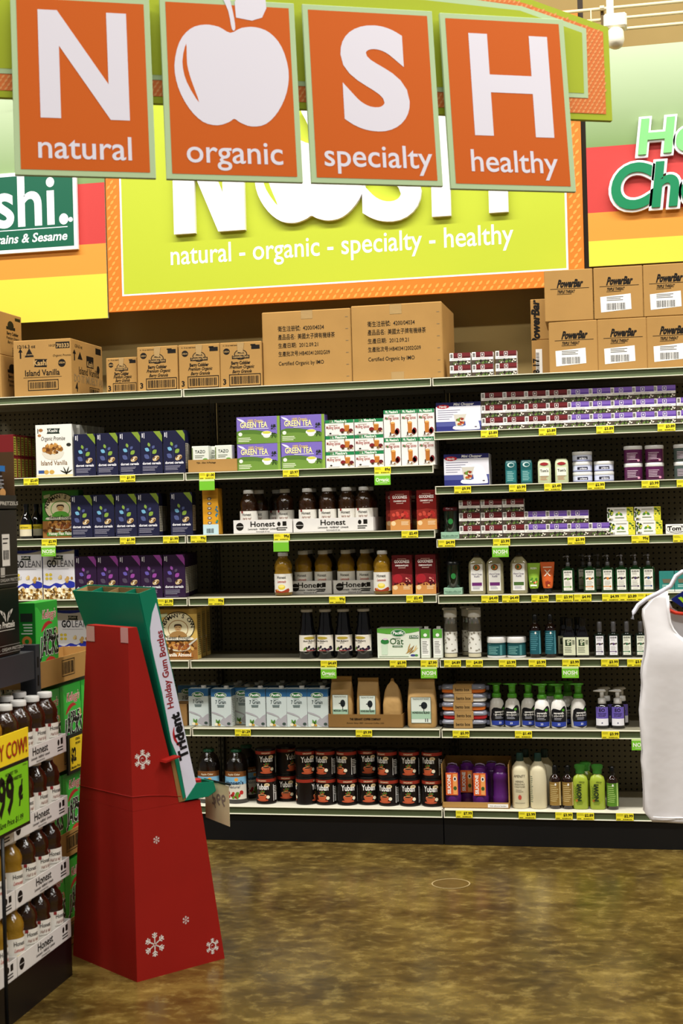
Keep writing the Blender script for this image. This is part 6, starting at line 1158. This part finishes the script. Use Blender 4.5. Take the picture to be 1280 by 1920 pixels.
def panel(neck, side, mat, hem):
    vs, fs, nu = [], [], 12
    for sg_ in (1, -1):
        o = len(vs)
        for py, xe, xn in neck:
            z = tz_(py); a_, b_ = tx(xe), tx(xn)
            for i in range(nu+1):
                f = i/nu; x = a_+(b_-a_)*f; rel = abs(x)/abs(tx(1195))
                bulge = .045*math.sqrt(max(0, 1-min(1, rel)**2))*min(1, max(.15, (py-1100)/120))
                fold = .006*math.sin(x*38+py*.006)*max(0, (py-1200)/340)
                vs.append((x*sg_, side*(.008+bulge+fold), z))
        for r_ in range(len(neck)-1):
            for i in range(nu):
                q = o+r_*(nu+1)+i; fs.append((q, q+1, q+nu+2, q+nu+1))
    me = new_mesh('cloth', vs, fs, mat, smooth=True); bm = bmesh.new(); bm.from_mesh(me); bmesh.ops.remove_doubles(bm, verts=bm.verts, dist=.0005); bmesh.ops.recalc_face_normals(bm, faces=bm.faces)
    bmesh.ops.solidify(bm, geom=bm.faces, thickness=.0016); bm.to_mesh(me); bm.free(); me.polygons.foreach_set('use_smooth', [True]*len(me.polygons)); return me
bprof = [(py, xe, (1252 if py < 1125 else 1256 if py < 1145 else 1297)) for py, xe, xn in prof]; bprof[2] = (1140, 1205, 1262); bprof[3] = (1152, 1204, 1280)
link('front_panel', panel(prof, -1, COT, True), shirt); link('back_panel', panel(bprof, 1, COT, True), shirt)
nb = [(1239, 1131), (1246, 1136), (1255, 1144), (1266, 1149), (1280, 1151), (1297, 1152)]; nb3 = [(tx(x), .012, tz_(y)) for x, y in nb]; nb3 += [(-x, y, z) for x, y, z in reversed(nb3[:-1])]
link('red_neck_band', tube(nb3, .0055, M('red_binding', '#e03a20', rough=.6), 8), shirt)
fb = [(1250, 1115), (1250, 1140), (1252, 1165), (1257, 1178), (1266, 1190), (1281, 1202), (1297, 1207)]; fb3 = [(tx(x), -.020-.0002*(y-1115), tz_(y)) for x, y in fb]; fb3 += [(-x, y, z) for x, y, z in reversed(fb3[:-1])]
link('neck_ribbing', tube(fb3, .0045, COT, 8), shirt)
hem = [(tx(1211)+i*.012, -.010-.045*math.sqrt(max(0, 1-(abs(tx(1211)+i*.012)/abs(tx(1195)))**2))-.002, tz_(1527)) for i in range(25)]
link('hem_seam', tube([p for p in hem if abs(p[0]) < abs(tx(1205))], .0018, COT, 6), shirt)
hg = tag(link('coat_hanger', None, None, (tq.x, tq.y, tq.z)), 'white plastic hanger carrying the tank top', 'hanger'); hg.rotation_euler = shirt.rotation_euler
HW = V('#dcdce6'); arm = [(1185, 1161), (1188, 1148), (1197, 1135), (1212, 1124), (1235, 1113), (1258, 1100), (1268, 1082), (1280, 1074), (1297, 1072)]
a3 = [(tx(x), 0, tz_(y)+.004) for x, y in arm]; a3 += [(-x, y, z) for x, y, z in reversed(a3[:-1])]
link('arms', tube(a3, [.007]*len(a3), HW, 10), hg)
link('hook', tube([(0, 0, tz_(1072)), (0, 0, .10), (.006, 0, .125), (.024, 0, .140), (.042, 0, .128), (.046, 0, .112)], .0028, M('hook_steel', '#b9b9bd', rough=.25, metal=.9), 8), hg)
link('size_tag', join([prism([(tx(1256), tz_(1123)), (tx(1285), tz_(1104)), (tx(1297), tz_(1108)), (tx(1297), tz_(1150)), (tx(1278), tz_(1138))], -.010, -.006, V('#16206a')), prism([(tx(1270), tz_(1120)), (tx(1276), tz_(1118)), (tx(1290), tz_(1133)), (tx(1286), tz_(1137))], -.0115, -.010, V('#a8d820'))]), hg)
# garment stand just outside the picture that carries the hanger
st = tag(link('garment_stand', None, None, (tq.x+.40, tq.y, 0)), 'chrome garment stand with arm holding the hanger', 'stand'); CHR = M('chrome', '#b9b9bd', rough=.2, metal=.9)
link('pole', tube([(0, 0, .012), (0, 0, tq.z+.20)], .014, CHR, 12), st); link('foot', lathe([(.20, 0), (.20, .006), (.03, .012)], CHR, 28), st); link('arm', tube([(0, 0, tq.z+.180), (-.2, .05, tq.z+.150), (-.350, .09, tq.z+.130), (-.373, .075, tq.z+.128), (-.376, .0, tq.z+.1285), (-.376, -.04, tq.z+.133)], .0035, CHR, 8), st)
# ================================================================ price tags on the shelf edges
YTAG = M('tag_yellow', '#efe22c', rough=.5); GTAG = M('tag_green', '#76c22e', rough=.5); _tk = {}
def tag_kind(price):
    if price not in _tk:
        w, h = .074, .031; a = Art(); a.text('$'+price if '¢' not in price else price, w*.46, h*.46, .0165, INK, 1, 'R', bold=.035); a.lines(-w*.46, h*.80, w*.4, 2, h*.16, h*.05, '#8a8418', 1); a.barcode(-w*.1, h*.08, w*.52, h*.16, L=1); a.rect(-w*.46, h*.1, w*.22, h*.12, '#6a6418', 1)
        k = Kind('price_tag', 'price tag', w, .001, h); k.add('card', box(w, .0008, h, YTAG, 0)); k.add('printed_price', a.front(.0008, e=.0001), 0); _tk[price] = k
    return _tk[price]
def tags(lip, items):
    for px, price, what in items:
        z = lip+.0035; tag_kind(price).put((xat(px, z+.015, -.02), -.0195, z), 'yellow price tag %s on the shelf edge below %s' % (price, what), None, random.uniform(-.01, .01))
def green(lip, px, word, what):
    w, h = .072, .050; z = lip-.046; a = Art(); a.rect(-w/2, h*.82, w, h*.18, '#cfe89a', 1)
    if word: a.text(word, 0, h*.30, .024, '#eef6dc', 1, bold=.03, fit=w*.84); a.rect(-w*.3, h*.16, w*.6, h*.04, '#d8ecb0', 1)
    k = Kind('shelf_flag', 'tag', w, .001, h); k.add('card', box(w, .0008, h, GTAG, 0)); k.add('printed_word', a.front(.0008, e=.0001), 0)
    k.put((xat(px, z, -.022), -.0212, z), 'green hanging tag %s below %s' % ('reading '+word if word else 'with faded print', what), None, random.uniform(-.03, .03))
L5, L4, L3, L2, L1 = LIPS_L[5], LIPS_L[4], LIPS_L[3], LIPS_L[2], LIPS_L[1]
tags(L5, ((58, '2.69', 'the white cereal bowl box'), (239, '1.99', 'the upper navy cereal boxes'), (388, '1.00', 'the cut carton of tea'), (545, '3.97', 'the green tea boxes'), (717, '89¢', 'the mulling spices')))
tags(L4, ((92, '2.99', 'the green portrait cereal box'), (239, '1.99', 'the lower navy cereal boxes'), (320, '1.99', 'the single navy cereal box'), (372, '99¢', 'the amber drink carton'), (528, '99¢', 'the dark tea bottles'), (768, '2.49', 'the cranberry juice')))
tags(L3, ((310, '1.99', 'the plum cereal boxes'), (405, '99¢', 'the empty pegboard'), (632, '99¢', 'the lemonade bottles'), (777, '2.49', 'the pomegranate juice')))
tags(L2, ((616, '4.69', 'the mulberry juice bottles'), (746, '5.99', 'the oat drink multipack'), (804, '7.99', 'the little drink cartons')))
tags(L1, ((455, '1.29', 'the grain drink cartons'), (682, '9.99', 'the kraft coffee bags')))
q = LIPS_R
tags(q[6], ((917, '3.89', 'the first burgundy soap column'), (1026, '3.89', 'the last burgundy soap column'), (1134, '3.89', 'the second purple soap column'), (1249, '3.89', 'the fifth purple soap column')))
tags(q[5], ((867, '9.99', 'the lower mini chopper'), (970, '3.99', 'the teal deodorants'), (1036, '3.49', 'the sage deodorants'), (1117, '2.99', 'the cream jars'), (1219, '3.99', 'the plum jars'), (1285, '3.99', 'the grey green jars')))
tags(q[4], ((837, '4.99', 'the red lidded travel glass'), (940, '3.99', 'the lower burgundy soaps'), (1080, '3.99', 'the lower purple soaps'), (1200, '99¢', 'the lemon soaps'), (1278, '99¢', 'the sealed white soap box')))
tags(q[3], ((918, '4.49', 'the first soap refill'), (957, '4.49', 'the green banded soap refill'), (1012, '3.99', 'the cream tubes'), (1058, '3.99', 'the lime accent pump bottle'), (1092, '4.99', 'the orange accent pump bottle'), (1145, '4.99', 'the violet accent pump bottles'), (1178, '3.89', 'the last violet accent pump bottle'), (1211, '4.99', 'the blue accent pump bottle')))
tags(q[2], ((848, '4.89', 'the first dotted bottle'), (889, '4.89', 'the second dotted bottle'), (951, '3.99', 'the squat teal jars'), (1007, '3.99', 'the teal label amber bottles'), (1070, '3.99', 'the cream label bottles'), (1143, '3.99', 'the lilac label bottles'), (1192, '3.99', 'the green accent bottles')))
tags(q[1], ((864, '5.99', 'the bento boxes'), (981, '1.49', 'the white wash bottles'), (1144, '3.99', 'the violet label soaps')))
tags(q[0], ((870, '7.99', 'the purple silicone bottles'), (988, '3.99', 'the cream conditioner'), (1057, '3.99', 'the gold label bottles'), (1097, '2.89', 'the lime lotion bottles'), (1171, '2.99', 'the empty shelf end'), (1256, '2.99', 'the hem of the tank top')))
green(L5, 388, '', 'the cut carton of tea'); green(L5, 717, 'Organic', 'the mulling spices'); green(L4, 91, 'NOSH', 'the green portrait cereal box'); green(L4, 527, '', 'the dark tea bottles'); green(L2, 616, 'Organic', 'the mulberry juice'); green(L2, 804, 'NOSH', 'the little drink cartons')
green(q[4], 938, 'NOSH', 'the lower burgundy soaps'); green(q[2], 1069, 'NOSH', 'the cream label bottles'); green(q[1], 1200, 'NOSH', 'the violet label soaps')
